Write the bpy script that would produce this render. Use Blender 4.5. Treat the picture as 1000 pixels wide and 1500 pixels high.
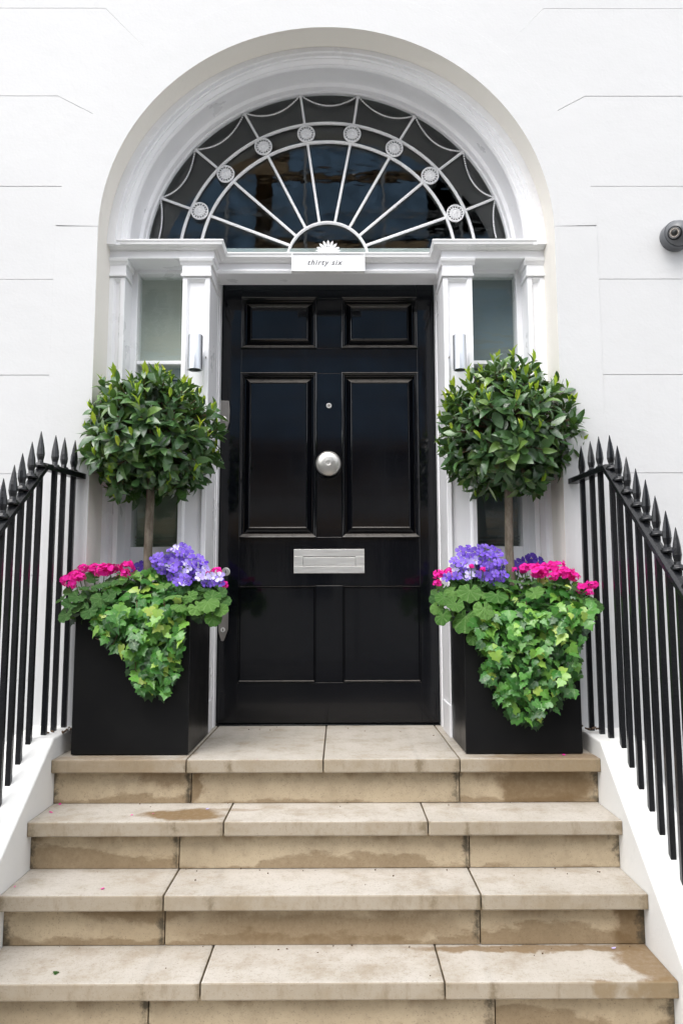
import bpy, bmesh, math, random
from mathutils import Vector, Matrix
from math import sin, cos, pi, radians as R, sqrt
random.seed(7)
S = bpy.context.scene
for o in list(bpy.data.objects): bpy.data.objects.remove(o)
C = S.collection

# ------------------------------------------------------------------ camera
EYE = 0.5494                     # eye height above the landing (z = 0)
F, TH, PSI, ROLL = 1130.0, 0.1144, 0.004, -0.0021
_fwd = Vector((sin(PSI)*cos(TH), cos(PSI)*cos(TH), sin(TH)))
_r0 = Vector((cos(PSI), -sin(PSI), 0))
_d0 = _fwd.cross(_r0).normalized()          # image down
cr, sr = cos(ROLL), sin(ROLL)
_rt = (_r0*cr - _d0*sr).normalized(); _dn = (_r0*sr + _d0*cr).normalized()
cam = bpy.data.objects.new('camera', bpy.data.cameras.new('camera')); C.objects.link(cam)
cam.matrix_world = Matrix(((_rt.x, -_dn.x, -_fwd.x, 0), (_rt.y, -_dn.y, -_fwd.y, 0), (_rt.z, -_dn.z, -_fwd.z, EYE), (0, 0, 0, 1)))
cam.data.sensor_fit = 'VERTICAL'; cam.data.sensor_height = 36; cam.data.lens = F/1500*36
cam.data.clip_end = 500; cam.data.clip_start = 0.05
S.camera = cam

# ------------------------------------------------------------------ sky, sun, exposure
SUN_DIR = Vector((-0.22, -0.55, 0.92)).normalized()      # towards the sun
W = bpy.data.worlds.new('World'); S.world = W; W.use_nodes = True
nt = W.node_tree; nt.nodes.clear()
sky = nt.nodes.new('ShaderNodeTexSky'); sky.sky_type = 'NISHITA'; sky.sun_disc = False
sky.sun_elevation = math.asin(SUN_DIR.z); sky.sun_rotation = math.atan2(SUN_DIR.x, SUN_DIR.y) % (2*pi)
sky.dust_density = 3.0; sky.ozone_density = 1.0
hs = nt.nodes.new('ShaderNodeHueSaturation'); hs.inputs['Saturation'].default_value = 0.22
bg = nt.nodes.new('ShaderNodeBackground'); bg.inputs['Strength'].default_value = 0.15
wo = nt.nodes.new('ShaderNodeOutputWorld')
nt.links.new(sky.outputs[0], hs.inputs['Color']); nt.links.new(hs.outputs[0], bg.inputs['Color']); nt.links.new(bg.outputs[0], wo.inputs[0])
sl = bpy.data.lights.new('sun', 'SUN'); sl.energy = 0.5; sl.angle = R(75); sl.color = (1, 0.97, 0.93)
so = bpy.data.objects.new('sun', sl); C.objects.link(so); so.location = (-4, -6, 9)
so.rotation_euler = (-SUN_DIR).to_track_quat('-Z', 'Y').to_euler()
S.view_settings.view_transform = 'Standard'; S.view_settings.look = 'None'
S.view_settings.exposure = 1.50; S.view_settings.gamma = 1; S.view_settings.use_curve_mapping = False
S.render.engine = 'CYCLES'
S.cycles.max_bounces = 8; S.cycles.diffuse_bounces = 5; S.cycles.transparent_max_bounces = 12

# ------------------------------------------------------------------ helpers
def at(px, py, Y):
    """point at depth Y seen at pixel (px, py) of the photograph"""
    d = _rt*(px-500) + _dn*(py-750) + _fwd*F
    d = d*(Y/d.y); return Vector((d.x, Y, d.z+EYE))
def X_(px, py, Y): return at(px, py, Y).x
def Z_(py, Y, px=480): return at(px, py, Y).z
def lerp(a, b, t): return a+(b-a)*t
def wloc(o):
    v = Vector((0, 0, 0))
    while o: v += o.location; o = o.parent
    return v
class MB:
    def __init__(s): s.v = []; s.f = []; s.m = []; s.mi = 0
    def add(s, vs, fs):
        b = len(s.v); s.v += [tuple(v) for v in vs]
        for f in fs: s.f.append(tuple(b+i for i in f)); s.m.append(s.mi)
        return s
    def box(s, x0, x1, y0, y1, z0, z1):
        if x0 > x1: x0, x1 = x1, x0
        v = [(x, y, z) for z in (z0, z1) for y in (y0, y1) for x in (x0, x1)]
        return s.add(v, [(0, 2, 3, 1), (4, 5, 7, 6), (0, 1, 5, 4), (2, 6, 7, 3), (0, 4, 6, 2), (1, 3, 7, 5)])
    def prism(s, poly, y0, y1):           # poly in x,z, extruded in y
        n = len(poly)
        a = sum(poly[i][0]*poly[(i+1) % n][1]-poly[(i+1) % n][0]*poly[i][1] for i in range(n))
        if a < 0: poly = poly[::-1]
        v = [(x, y0, z) for x, z in poly]+[(x, y1, z) for x, z in poly]
        f = [tuple(range(n)), tuple(reversed(range(n, 2*n)))]
        f += [(i, i+n, (i+1) % n+n, (i+1) % n) for i in range(n)]
        return s.add(v, f)
    def prismx(s, poly, x0, x1):          # poly in y,z, extruded in x
        n = len(poly)
        v = [(x0, y, z) for y, z in poly]+[(x1, y, z) for y, z in poly]
        return s.add(v, [tuple(range(n)), tuple(reversed(range(n, 2*n)))]+[(i, i+n, (i+1) % n+n, (i+1) % n) for i in range(n)])
    def tube(s, pts, r, n=8, cap=True):
        pts = [Vector(p) for p in pts]; rs = r if isinstance(r, (list, tuple)) else [r]*len(pts)
        vs = []; prev = None
        for i, p in enumerate(pts):
            t = (pts[min(i+1, len(pts)-1)]-pts[max(i-1, 0)]).normalized()
            u = prev-t*prev.dot(t) if prev else t.orthogonal()
            if u.length < 1e-5: u = t.orthogonal()
            u.normalize(); prev = u; w = t.cross(u)
            for k in range(n):
                a = 2*pi*k/n; vs.append(p+(u*cos(a)+w*sin(a))*rs[i])
        fs = [(i*n+k, i*n+(k+1) % n, (i+1)*n+(k+1) % n, (i+1)*n+k) for i in range(len(pts)-1) for k in range(n)]
        if cap: fs += [tuple(reversed(range(n))), tuple(range((len(pts)-1)*n, len(pts)*n))]
        return s.add(vs, fs)
    def lathe(s, prof, c, axis=(0, -1, 0), n=28):   # prof: (radius, height along axis)
        a = Vector(axis).normalized(); u = a.orthogonal().normalized(); w = a.cross(u); c = Vector(c); vs = []
        for r, h in prof:
            for k in range(n):
                t = 2*pi*k/n; vs.append(c+a*h+(u*cos(t)+w*sin(t))*max(r, 1e-5))
        m = len(prof)
        fs = [(i*n+k, i*n+(k+1) % n, (i+1)*n+(k+1) % n, (i+1)*n+k) for i in range(m-1) for k in range(n)]
        fs += [tuple(reversed(range(n))), tuple(range((m-1)*n, m*n))]
        return s.add(vs, fs)
    def strip(s, rows, close=False):      # rows: lists of points of equal length
        n = len(rows[0]); vs = [p for r in rows for p in r]
        fs = [(i*n+k, i*n+k+1, (i+1)*n+k+1, (i+1)*n+k) for i in range(len(rows)-1) for k in range(n-1)]
        if close: fs += [((len(rows)-1)*n+k, (len(rows)-1)*n+k+1, k+1, k) for k in range(n-1)]
        return s.add(vs, fs)
    def mesh(s, name, mats, smooth=False):
        me = bpy.data.meshes.new(name); me.from_pydata(s.v, [], s.f)
        for m in (mats if isinstance(mats, (list, tuple)) else [mats]): me.materials.append(m)
        me.polygons.foreach_set('material_index', s.m)
        if smooth: me.polygons.foreach_set('use_smooth', [True]*len(s.f))
        bm = bmesh.new(); bm.from_mesh(me); bmesh.ops.recalc_face_normals(bm, faces=bm.faces); bm.to_mesh(me); bm.free()
        return me
    def build(s, name, mats, parent=None, smooth=False, bevel=0, kind=None, label=None, auto=False):
        if parent:
            o = wloc(parent); s.v = [(x-o.x, y-o.y, z-o.z) for x, y, z in s.v]
        ob = bpy.data.objects.new(name, s.mesh(name, mats, smooth)); C.objects.link(ob)
        if parent: ob.parent = parent
        if bevel:
            b = ob.modifiers.new('bevel', 'BEVEL'); b.width = bevel; b.segments = 2; b.limit_method = 'ANGLE'; b.angle_limit = R(40)
        if auto:
            ob.data.set_sharp_from_angle(angle=R(35))
        if kind: ob['kind'] = kind
        if label: ob['label'] = label
        return ob
def thing(name, label, cat, loc, group=None):
    o = bpy.data.objects.new(name, None); C.objects.link(o); o.location = loc; o.empty_display_size = .05
    o['label'] = label; o['category'] = cat
    if group: o['group'] = group
    return o
def tag(o, label, cat, group=None):
    o['label'] = label; o['category'] = cat
    if group: o['group'] = group
    return o
def place(name, mesh, mat4, parent, label=None):
    ob = bpy.data.objects.new(name, mesh); C.objects.link(ob); ob.parent = parent
    m = mat4.copy(); m.translation = m.translation-wloc(parent); ob.matrix_basis = m
    if label: ob['label'] = label
    return ob
def frame(pos, d, nrm, sc=1.0, sx=None):
    d = Vector(d).normalized(); nrm = Vector(nrm); nrm = nrm-d*nrm.dot(d)
    if nrm.length < 1e-4: nrm = d.orthogonal()
    nrm.normalize(); x = d.cross(nrm); sx = sx or sc
    M = Matrix((x*sx, d*sc, nrm*sc)).transposed().to_4x4(); M.translation = Vector(pos); return M
def merge_into(mb, mesh, M):
    mb.add([M @ v.co for v in mesh.vertices], [tuple(p.vertices) for p in mesh.polygons])
def rnd(a, b): return random.uniform(a, b)
def rvec(): return Vector((random.gauss(0, 1), random.gauss(0, 1), random.gauss(0, 1))).normalized()

# ------------------------------------------------------------------ materials
class NT:
    def __init__(s, name):
        s.m = bpy.data.materials.new(name); s.m.use_nodes = True; s.t = s.m.node_tree
        s.b = s.t.nodes['Principled BSDF']; s.out = s.t.nodes['Material Output']
    def n(s, typ, ins=None, **kw):
        nd = s.t.nodes.new('ShaderNode'+typ)
        for k, v in kw.items(): setattr(nd, k, v)
        for k, v in (ins or {}).items(): s.set(nd.inputs[k], v)
        return nd
    def set(s, sock, v):
        if isinstance(v, bpy.types.NodeSocket): s.t.links.new(v, sock)
        else:
            if isinstance(v, tuple) and len(v) == 3 and sock.type == 'RGBA': v = v+(1,)
            sock.default_value = v
    def pos(s): return s.n('NewGeometry').outputs['Position']
    def objc(s): return s.n('TexCoord').outputs['Object']
    def noise(s, vec, scale, detail=4, rough=.55, dist=0, out=0):
        return s.n('TexNoise', {'Vector': vec, 'Scale': scale, 'Detail': detail, 'Roughness': rough, 'Distortion': dist}).outputs[out]
    def scale(s, vec, sc): return s.n('VectorMath', {0: vec, 1: sc}, operation='MULTIPLY').outputs[0]
    def math(s, op, a, b=0.0, clamp=False):
        return s.n('Math', {0: a, 1: b}, operation=op, use_clamp=clamp).outputs[0]
    def ramp(s, f, a, b, lo=0.0, hi=1.0):    # smooth map range
        return s.n('MapRange', {0: f, 1: a, 2: b, 3: lo, 4: hi}, interpolation_type='SMOOTHSTEP', clamp=True).outputs[0]
    def mix(s, f, a, b, mode='MIX'):
        nd = s.n('Mix', data_type='RGBA', blend_type=mode); s.set(nd.inputs[0], f); s.set(nd.inputs[6], a); s.set(nd.inputs[7], b)
        return nd.outputs[2]
    def bump(s, h, strength=.3, dist=.002, normal=None):
        i = {'Height': h, 'Strength': strength, 'Distance': dist}
        if normal: i['Normal'] = normal
        o = s.n('Bump', i).outputs[0]; s.set(s.b.inputs['Normal'], o); return o
    def bs(s, **kw):
        for k, v in kw.items(): s.set(s.b.inputs[k.replace('_', ' ')], v)
        return s.m
    def sep(s, vec): return s.n('SeparateXYZ', {0: vec}).outputs
    def blob(s, c, r, soft=.35, wob=None):
        soft = min(.75, soft+.22)   # mask 1 inside an ellipsoid in world space
        v = wob if wob else s.pos()
        d = s.n('VectorMath', {0: v, 1: c}, operation='SUBTRACT').outputs[0]
        d = s.n('VectorMath', {0: d, 1: r}, operation='DIVIDE').outputs[0]
        l = s.n('VectorMath', {0: d}, operation='LENGTH').outputs[1]
        return s.ramp(l, 1.0, 1-soft)
def smat(name, col, rough=.5, metal=0, var=.06, sc=8, bump=0, bsc=60, bd=.001, spec=.5):
    t = NT(name); p = t.pos()
    n = t.noise(p, sc, 5); f = t.ramp(n, .3, .7)
    c = t.mix(f, tuple(x*(1-var) for x in col), tuple(min(1, x*(1+var)) for x in col))
    t.bs(Base_Color=c, Roughness=rough, Metallic=metal, Specular_IOR_Level=spec)
    if bump: t.bump(t.noise(p, bsc, 4), bump, bd)
    return t.m

def stucco(name, col, marks=.035):
    t = NT(name); p = t.pos()
    n1 = t.ramp(t.noise(p, 1.3, 5), .35, .7); n2 = t.noise(p, 9, 6, .65)
    c = t.mix(n1, col, tuple(x*.965 for x in col)); c = t.mix(t.ramp(n2, .62, .8), c, tuple(x*(1-marks*2) for x in col))
    # thin dirt runs
    q = t.scale(p, (26, 1, 1.1)); st = t.ramp(t.noise(q, 1, 3), .62, .85); c = t.mix(t.math('MULTIPLY', st, .12), c, (.5, .47, .42))
    t.bs(Base_Color=c, Roughness=.62, Specular_IOR_Level=.3)
    h = t.math('ADD', t.math('MULTIPLY', t.noise(p, 11, 5, .6), 1.6), t.math('MULTIPLY', t.noise(p, 90, 3), .35))
    t.bump(h, .24, .005); return t.m
M_stucco = stucco('stucco_white', (.625, .627, .63))
M_rough = stucco('render_rough', (.76, .755, .735), .06)
M_soffit = stucco('reveal_paint', (.86, .825, .765), .04)
M_lowwall = stucco('lower_wall_paint', (.60, .60, .59), .05)
def paint(name, col, rough=.32):
    t = NT(name); p = t.pos()
    n = t.noise(p, 5, 5); c = t.mix(t.ramp(n, .4, .75), col, tuple(x*.955 for x in col))
    chips = t.ramp(t.noise(t.scale(p, (60, 60, 14)), 1, 5, .7), .73, .78)
    c = t.mix(t.math('MULTIPLY', chips, .12), c, (.42, .38, .33))
    t.bs(Base_Color=c, Roughness=t.ramp(n, .3, .7, rough-.06, rough+.12))
    h = t.noise(t.scale(p, (70, 70, 9)), 1, 4); t.bump(h, .05, .002); return t.m
M_white = paint('white_gloss_paint', (.90, .90, .92))
M_whiteb = paint('white_bright_paint', (.88, .88, .89), .28)
def blackdoor():
    t = NT('black_gloss_paint'); p = t.pos(); z = t.sep(p)[2]
    dustn = t.noise(p, 160, 2, .5); fine = t.ramp(dustn, .70, .76)
    low = t.ramp(z, .75, .05)
    dust = t.math('MULTIPLY', fine, t.math('ADD', t.math('MULTIPLY', low, .22), .04))
    cloud = t.math('MULTIPLY', t.ramp(t.noise(p, 6, 6, .65), .45, .75), t.math('MULTIPLY', low, .03))
    up = t.math('MULTIPLY', t.ramp(t.sep(t.n('NewGeometry').outputs['True Normal'])[2], .12, .55), t.ramp(t.noise(p, 30, 5, .7), .25, .6, .5, 1.1))  # greys upward ledges as edge dust, painting in their missing sky highlights
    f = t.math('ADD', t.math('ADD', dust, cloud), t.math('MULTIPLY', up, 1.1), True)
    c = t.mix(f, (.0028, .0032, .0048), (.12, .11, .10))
    rr = t.math('ADD', t.ramp(t.noise(p, 4, 6, .7), .3, .8, .05, .13), t.math('MULTIPLY', low, .12))
    t.bs(Base_Color=c, Roughness=rr, Specular_IOR_Level=.34, Coat_Weight=.18, Coat_Roughness=.04)
    h = t.math('ADD', t.noise(t.scale(p, (14, 14, 3.2)), 1, 5, .6), t.math('MULTIPLY', t.noise(p, 150, 3), .10))
    t.bump(h, .22, .003); return t.m
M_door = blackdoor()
M_iron = smat('black_iron_paint', (.006, .0065, .008), .24, 0, .3, 14, .5, 90, .0015)
def planter_m():
    t = NT('black_powder_coat'); p = t.pos()
    c = t.mix(t.ramp(t.noise(p, 7, 5), .4, .8), (.008, .008, .0085), (.011, .011, .011))
    c = t.mix(t.math('MULTIPLY', t.ramp(t.noise(p, 220, 2), .72, .78), .25), c, (.12, .11, .10))
    t.bs(Base_Color=c, Roughness=t.ramp(t.noise(p, 9, 5), .3, .7, .30, .38), Specular_IOR_Level=.2)
    t.bump(t.noise(p, 400, 2), .08, .0004); return t.m
M_planter = planter_m()
def brushed(name, col, rough, sc):
    t = NT(name); p = t.pos()
    n = t.noise(t.scale(p, sc), 1, 4)
    t.bs(Base_Color=t.mix(n, tuple(x*.85 for x in col), col), Metallic=1.0, Roughness=t.ramp(n, .3, .7, rough-.06, rough+.08))
    t.bump(n, .05, .0006); return t.m
M_steel = brushed('brushed_steel', (.83, .82, .79), .44, (12, 12, 260))
M_knob = brushed('knob_steel', (.60, .585, .55), .36, (30, 30, 30))
M_alu = brushed('satin_aluminium', (.66, .69, .73), .42, (300, 300, 8))
M_lock = smat('grey_lock_metal', (.30, .28, .26), .38, .8, .08, 20)
M_dark = smat('dark_recess', (.012, .012, .012), .7)
M_camgrey = smat('grey_camera_plastic', (.115, .12, .13), .34, 0, .05, 10)
M_camglass = smat('camera_glass', (.02, .021, .02), .08)
M_camled = smat('camera_ring', (.22, .18, .15), .3)
M_ink = smat('grey_lettering', (.10, .10, .11), .5)
M_mortar = smat('dark_mortar', (.055, .048, .038), .95, 0, .4, 40)
M_soil = smat('soil', (.03, .022, .015), .95, 0, .4, 60, .6, 90, .006)

RISE, GO, Y1 = .1567, .1893, 2.7698
def stone(name, top):
    t = NT(name); p = t.pos(); x, y, z = t.sep(p)[0:3]
    big = t.noise(p, 2.2, 6, .6); mid = t.noise(p, 9, 7, .68); fine = t.noise(p, 70, 5, .7); grit = t.noise(p, 240, 2)
    if top: a, b, damp = (.51, .472, .420), (.43, .392, .338), (.20, .130, .062)
    else: a, b, damp = (.50, .405, .275), (.40, .315, .205), (.155, .098, .045)
    inf = t.n('ObjectInfo').outputs['Random']
    c = t.mix(t.ramp(big, .35, .68), a, b)
    c = t.mix(t.math('MULTIPLY', inf, .35), c, tuple(k*.80 for k in a) if top else (.40, .34, .25))
    c = t.mix(t.math('MULTIPLY', t.ramp(mid, .42, .70), .42), c, (.29, .235, .16)); c = t.mix(t.math('MULTIPLY', t.ramp(t.noise(t.scale(p, (5, 5, 5)), 1, 7, .7), .52, .66), .30), c, (.24, .185, .12))
    c = t.mix(t.math('MULTIPLY', t.ramp(fine, .50, .72), .38), c, (.24, .19, .13))
    c = t.mix(t.math('MULTIPLY', t.ramp(grit, .62, .70), .5), c, (.12, .10, .08))
    wob = t.n('VectorMath', {0: p, 1: t.scale(t.n('TexNoise', {'Vector': p, 'Scale': 11., 'Detail': 5., 'Roughness': .6}).outputs['Color'], (.16, .10, .09))}, operation='ADD').outputs[0]
    def bl(cc, rr, soft=.3): return t.blob((cc[0]+.08, cc[1]+.05, cc[2]+.045), rr, soft, wob)
    masks = []
    if top:
        masks += [(bl((-.52, 2.66, -.157), (.155, .085, .06), .16), .95), (bl((-.38, 2.72, -.157), (.16, .03, .05)), .5),
                  (bl((.74, 2.80, -.03), (.36, .10, .10), .25), .8), (bl((-.80, 2.80, -.03), (.30, .09, .10), .35), .62),
                  (bl((.88, 2.34, -.47), (.10, .17, .05), .15), .85), (bl((.55, 2.405, -.47), (.42, .03, .05), .15), .8),
                  (bl((.72, 2.205, -.49), (.06, .02, .05)), .8), (bl((.86, 2.20, -.49), (.09, .03, .06)), .9),
                  (bl((-.55, 2.80, 0), (.03, .5, .02), .6), .4)]
        e = t.math('MULTIPLY', t.ramp(mid, .52, .74), .3)
        masks.append((e, .55))
    else:
        k = t.math('DIVIDE', t.math('MULTIPLY', z, -1.0), RISE); h = t.math('SUBTRACT', 1.0, t.math('FRACT', k))   # 1 at the top of a riser
        wav = t.math('ADD', t.math('MULTIPLY', t.math('SUBTRACT', t.noise(t.scale(p, (2.3, 3, 5)), 1, 7, .62), .5), 1.9), t.math('MULTIPLY', t.math('SUBTRACT', inf, .35), .35))
        tide = t.ramp(t.math('ADD', h, wav), .23, .14); rim = t.math('MULTIPLY', t.ramp(t.math('ADD', h, wav), .25, .20), t.ramp(t.math('ADD', h, wav), .13, .20)); masks.append((rim, .25))
        masks.append((tide, .55))
        nose_shade = t.ramp(t.math('ADD', h, t.math('MULTIPLY', t.math('SUBTRACT', t.noise(t.scale(p, (9, 1, 2)), 1, 5, .6), .5), 1.0)), .56, .78)  # riser tops darkened with the damp colour, painting in shade below the nosing
        masks.append((nose_shade, .55))
        masks += [(bl((.73, 2.80, -.10), (.21, .1, .09), .1), .8), (bl((-.50, 2.8, -.1), (.035, .1, .10)), .7), (bl((-.62, 2.8, -.07), (.12, .1, .04)), .5),
                  (bl((-.05, 2.42, -.42), (.55, .1, .06), .3), .6), (bl((-.60, 2.42, -.37), (.22, .1, .04), .2), .6), (bl((.87, 2.4, -.4), (.06, .2, .15)), .8)]
        dr = t.math('MULTIPLY', t.ramp(t.noise(t.scale(p, (60, 1, 1.5)), 1, 2), .60, .66), t.blob((-.55, 2.8, -.1), (.09, .1, .1), .3))
        masks.append((dr, .8))
    for mk, s_ in masks: c = t.mix(t.math('MULTIPLY', t.math('MULTIPLY', mk, t.ramp(fine, .2, .6, .8, 1.0)), s_*1.05, True), c, damp)
    # black growth at the joints, the string ends and the outer corners
    gx = None
    for jx in ((-.378, .277) if top else ()):
        d = t.math('ABSOLUTE', t.math('SUBTRACT', x, jx)); gx = d if gx is None else t.math('MINIMUM', gx, d)
    for jx in (-.527, .413): 
        d = t.math('ABSOLUTE', t.math('SUBTRACT', x, jx)); gx = d if gx is None else t.math('MINIMUM', gx, d)
    for ex in (-1.0, .913):
        d = t.math('ABSOLUTE', t.math('SUBTRACT', x, ex)); d = t.math('MULTIPLY', d, .55); gx = t.math('MINIMUM', gx, d)
    gm = t.ramp(t.math('ADD', gx, t.math('MULTIPLY', t.math('SUBTRACT', t.noise(p, 26, 6, .7), .5), -.085)), .018, -.006)
    vert = t.ramp(t.math('ABSOLUTE', t.sep(t.n('NewGeometry').outputs['True Normal'])[2]), .8, .2, .12, 1.0)
    gm = t.math('MULTIPLY', gm, vert)
    c = t.mix(t.math('MULTIPLY', gm, .85), c, (.045, .038, .026))
    if top:   # sooty streaks on the nosing faces
        sk = t.math('MULTIPLY', t.ramp(t.noise(t.scale(p, (24, 1, 7)), 1, 6, .75), .50, .72), t.math('MULTIPLY', vert, .55))
        c = t.mix(sk, c, (.13, .10, .07))
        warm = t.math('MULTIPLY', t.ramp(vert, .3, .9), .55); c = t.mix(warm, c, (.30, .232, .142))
    t.bs(Base_Color=c, Roughness=.78, Specular_IOR_Level=.3)
    hh = t.math('ADD', t.math('MULTIPLY', mid, .8), t.math('ADD', t.math('MULTIPLY', fine, .35), t.math('MULTIPLY', grit, .15)))
    t.bump(hh, .30, .003); return t.m
M_tread = stone('stone_tread', True); M_riser = stone('stone_riser', False)

def leafm(name, cols, rough=.38, trans=.22, spec=.5, veins=0, coat=0, wr=0):
    t = NT(name); g = t.n('NewGeometry'); oi = t.n('ObjectInfo')
    r = t.math('FRACT', t.math('ADD', oi.outputs['Random'], g.outputs['Random Per Island']))
    cr_ = t.n('ValToRGB', {0: r}); e = cr_.color_ramp.elements
    while len(e) < len(cols): e.new(.5)
    for i, (p_, c_) in enumerate(cols): e[i].position = p_; e[i].color = c_+(1,)
    oc = t.objc(); n = t.noise(oc, 55, 4)
    c = t.mix(t.math('MULTIPLY', t.ramp(n, .4, .7), .35), cr_.outputs[0], t.mix(.5, cr_.outputs[0], (.01, .03, .008)))
    if veins:
        uv = t.n('Attribute', attribute_name='vein').outputs['Fac']
        c = t.mix(t.math('MULTIPLY', t.ramp(uv, .75, 1.0), veins), c, (.30, .42, .18))
    t.bs(Base_Color=c, Roughness=t.ramp(n, .3, .7, rough-.05, rough+.12), Specular_IOR_Level=spec)
    t.bump(t.noise(oc, 7, 5, .65), .5 if wr else .12, .06 if wr else .03); t.bs(Coat_Weight=coat, Coat_Roughness=.18)
    if trans:
        tr = t.n('BsdfTranslucent', {'Color': t.mix(.5, c, (.25, .45, .03))})
        mx = t.n('MixShader', {0: trans, 1: t.b.outputs[0], 2: tr.outputs[0]}); t.t.links.new(mx.outputs[0], t.out.inputs[0])
    return t.m
M_bay = leafm('bay_leaf', [(0, (.040, .095, .036)), (.45, (.060, .138, .048)), (.8, (.085, .180, .050)), (1, (.16, .26, .055))], .26, .12, .6, coat=.35)
M_bayd = leafm('bay_leaf_inner', [(0, (.016, .040, .018)), (1, (.030, .066, .022))], .42, .12)  # inner copy of the bay leaf, crown shade put into its darker colours
M_shoot = leafm('new_growth', [(0, (.26, .44, .03)), (.6, (.48, .64, .05)), (1, (.70, .74, .08))], .42, .3)
M_ivy = leafm('ivy_leaf', [(0, (.020, .085, .018)), (.35, (.050, .19, .034)), (.70, (.115, .33, .055)), (.90, (.24, .48, .075)), (1, (.50, .62, .11))], .28, .25, veins=.5, coat=.2)
M_ivyd = leafm('ivy_leaf_inner', [(0, (.010, .034, .010)), (1, (.028, .085, .018))], .45, .2)  # darker ivy copy, the shade of the gaps is in its colour
M_ger = leafm('geranium_leaf', [(0, (.045, .13, .035)), (1, (.085, .20, .05))], .55, .25, .3, veins=.45, wr=1)
M_prim = leafm('primula_leaf', [(0, (.07, .19, .035)), (1, (.15, .31, .07))], .5, .3, .3, veins=.6, wr=1)
M_stem = smat('green_stem', (.05, .11, .03), .5, 0, .2, 30)
M_twig = smat('brown_twig', (.11, .065, .035), .7, 0, .3, 40)
def bark():
    t = NT('bay_bark'); p = t.pos(); n = t.noise(t.scale(p, (40, 40, 14)), 1, 6, .7); n2 = t.noise(p, 120, 3)
    c = t.mix(t.ramp(n, .35, .7), (.115, .088, .062), (.25, .215, .17)); c = t.mix(t.math('MULTIPLY', t.ramp(n2, .6, .7), .5), c, (.10, .12, .05))
    t.bs(Base_Color=c, Roughness=.85); t.bump(t.math('ADD', n, t.math('MULTIPLY', n2, .4)), .7, .003); return t.m
M_bark = bark()
def petal(name, c0, c1, edge, trans=.2):
    t = NT(name); g = t.n('NewGeometry'); r = t.math('FRACT', t.math('ADD', t.n('ObjectInfo').outputs['Random'], g.outputs['Random Per Island']))
    oc = t.objc(); l = t.n('VectorMath', {0: oc}, operation='LENGTH').outputs[1]
    c = t.mix(r, c0, c1); n = t.noise(oc, 90, 3)
    c = t.mix(t.math('MULTIPLY', t.ramp(n, .45, .75), .45), c, edge)
    t.bs(Base_Color=c, Roughness=.6, Specular_IOR_Level=.2)
    tr = t.n('BsdfTranslucent', {'Color': c}); mx = t.n('MixShader', {0: trans, 1: t.b.outputs[0], 2: tr.outputs[0]}); t.t.links.new(mx.outputs[0], t.out.inputs[0])
    return t.m
M_pink = petal('pink_petal', (.80, .006, .30), (.92, .02, .44), (.97, .16, .58))
M_purple = petal('violet_petal', (.09, .03, .42), (.25, .13, .70), (.46, .36, .90))
M_purple2 = petal('pale_violet_petal', (.42, .32, .86), (.80, .78, .97), (.28, .15, .78))
M_pansy = petal('pansy_petal', (.06, .02, .28), (.13, .06, .45), (.18, .12, .60))
M_eye = smat('flower_eye', (.30, .22, .05), .6)

def glassm(name, tint, ior, wob=.25):
    t = NT(name); p = t.pos()
    nb = t.n('Bump', {'Height': t.noise(t.scale(p, (2, 1, 7)), 1.6, 3), 'Strength': wob, 'Distance': .004}).outputs[0]
    bf = t.n('NewGeometry').outputs['Backfacing']; fr = t.n('Fresnel', {'IOR': t.math('ADD', ior, t.math('MULTIPLY', bf, 1/ior-ior)), 'Normal': nb}); gl = t.n('BsdfGlossy', {'Roughness': .015, 'Normal': nb}); tp = t.n('BsdfTransparent', {'Color': tint})
    mx = t.n('MixShader', {0: fr.outputs[0], 1: tp.outputs[0], 2: gl.outputs[0]}); t.t.links.new(mx.outputs[0], t.out.inputs[0]); return t.m
M_glass = glassm('window_glass', (.86, .90, .89), 1.7, .14)
M_glass2 = glassm('sidelight_glass', (.94, .96, .95), 1.5, .3)
def blind(name, col):
    t = NT(name); p = t.pos()
    w = t.n('TexWave', {'Vector': p, 'Scale': 95., 'Distortion': 2.5, 'Detail': 2.}, bands_direction='Z').outputs[1]
    w2 = t.n('TexWave', {'Vector': p, 'Scale': 95., 'Distortion': 2.5, 'Detail': 2.}, bands_direction='X').outputs[1]
    c = t.mix(t.math('MULTIPLY', w, w2), tuple(k*.72 for k in col), tuple(k*1.15 for k in col))
    t.bs(Base_Color=c, Roughness=.9); return t.m
M_blind = blind('woven_blind', (.60, .63, .58)); M_blind2 = blind('dark_blind', (.24, .29, .31)); M_blind3 = blind('green_blind', (.42, .50, .38))
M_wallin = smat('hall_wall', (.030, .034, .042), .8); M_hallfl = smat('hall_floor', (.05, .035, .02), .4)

# ------------------------------------------------------------------ ground, road, basement areas
ZG = -.9402; PIT = -3.2
m = MB(); m.box(-40, 40, -1.2, 1.62, ZG-.25, ZG)
m.build('pavement', smat('paving_concrete', (.26, .255, .24), .85, 0, .12, 3, .4, 60, .002), kind='structure')
MB().box(-40, 40, -9.2, -1.2, ZG-.4, ZG-.12).build('road', smat('asphalt', (.05, .05, .052), .85, 0, .2, 6, .6, 90, .004), kind='structure')
MB().box(-40, 40, -40, -9.2, ZG-.3, ZG).build('far_pavement', smat('paving_far', (.27, .26, .25), .85), kind='structure')
m = MB()
for a, b in ((-9, -1.165), (1.075, 9)): m.box(a, b, 1.62, 3.03, PIT-.1, PIT)
m.build('basement_floor', smat('basement_paving', (.30, .30, .29), .8), kind='structure')
MB().box(-200, 200, -200, 200, PIT-.6, PIT-.3).build('ground', smat('earth', (.2, .19, .17), .9), kind='structure')
m = MB()
for a, b in ((-9, -1.165), (1.075, 9)): m.box(a, b, 1.50, 1.62, PIT, ZG-.004)
m.build('retaining_wall', M_lowwall, kind='structure')

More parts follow.
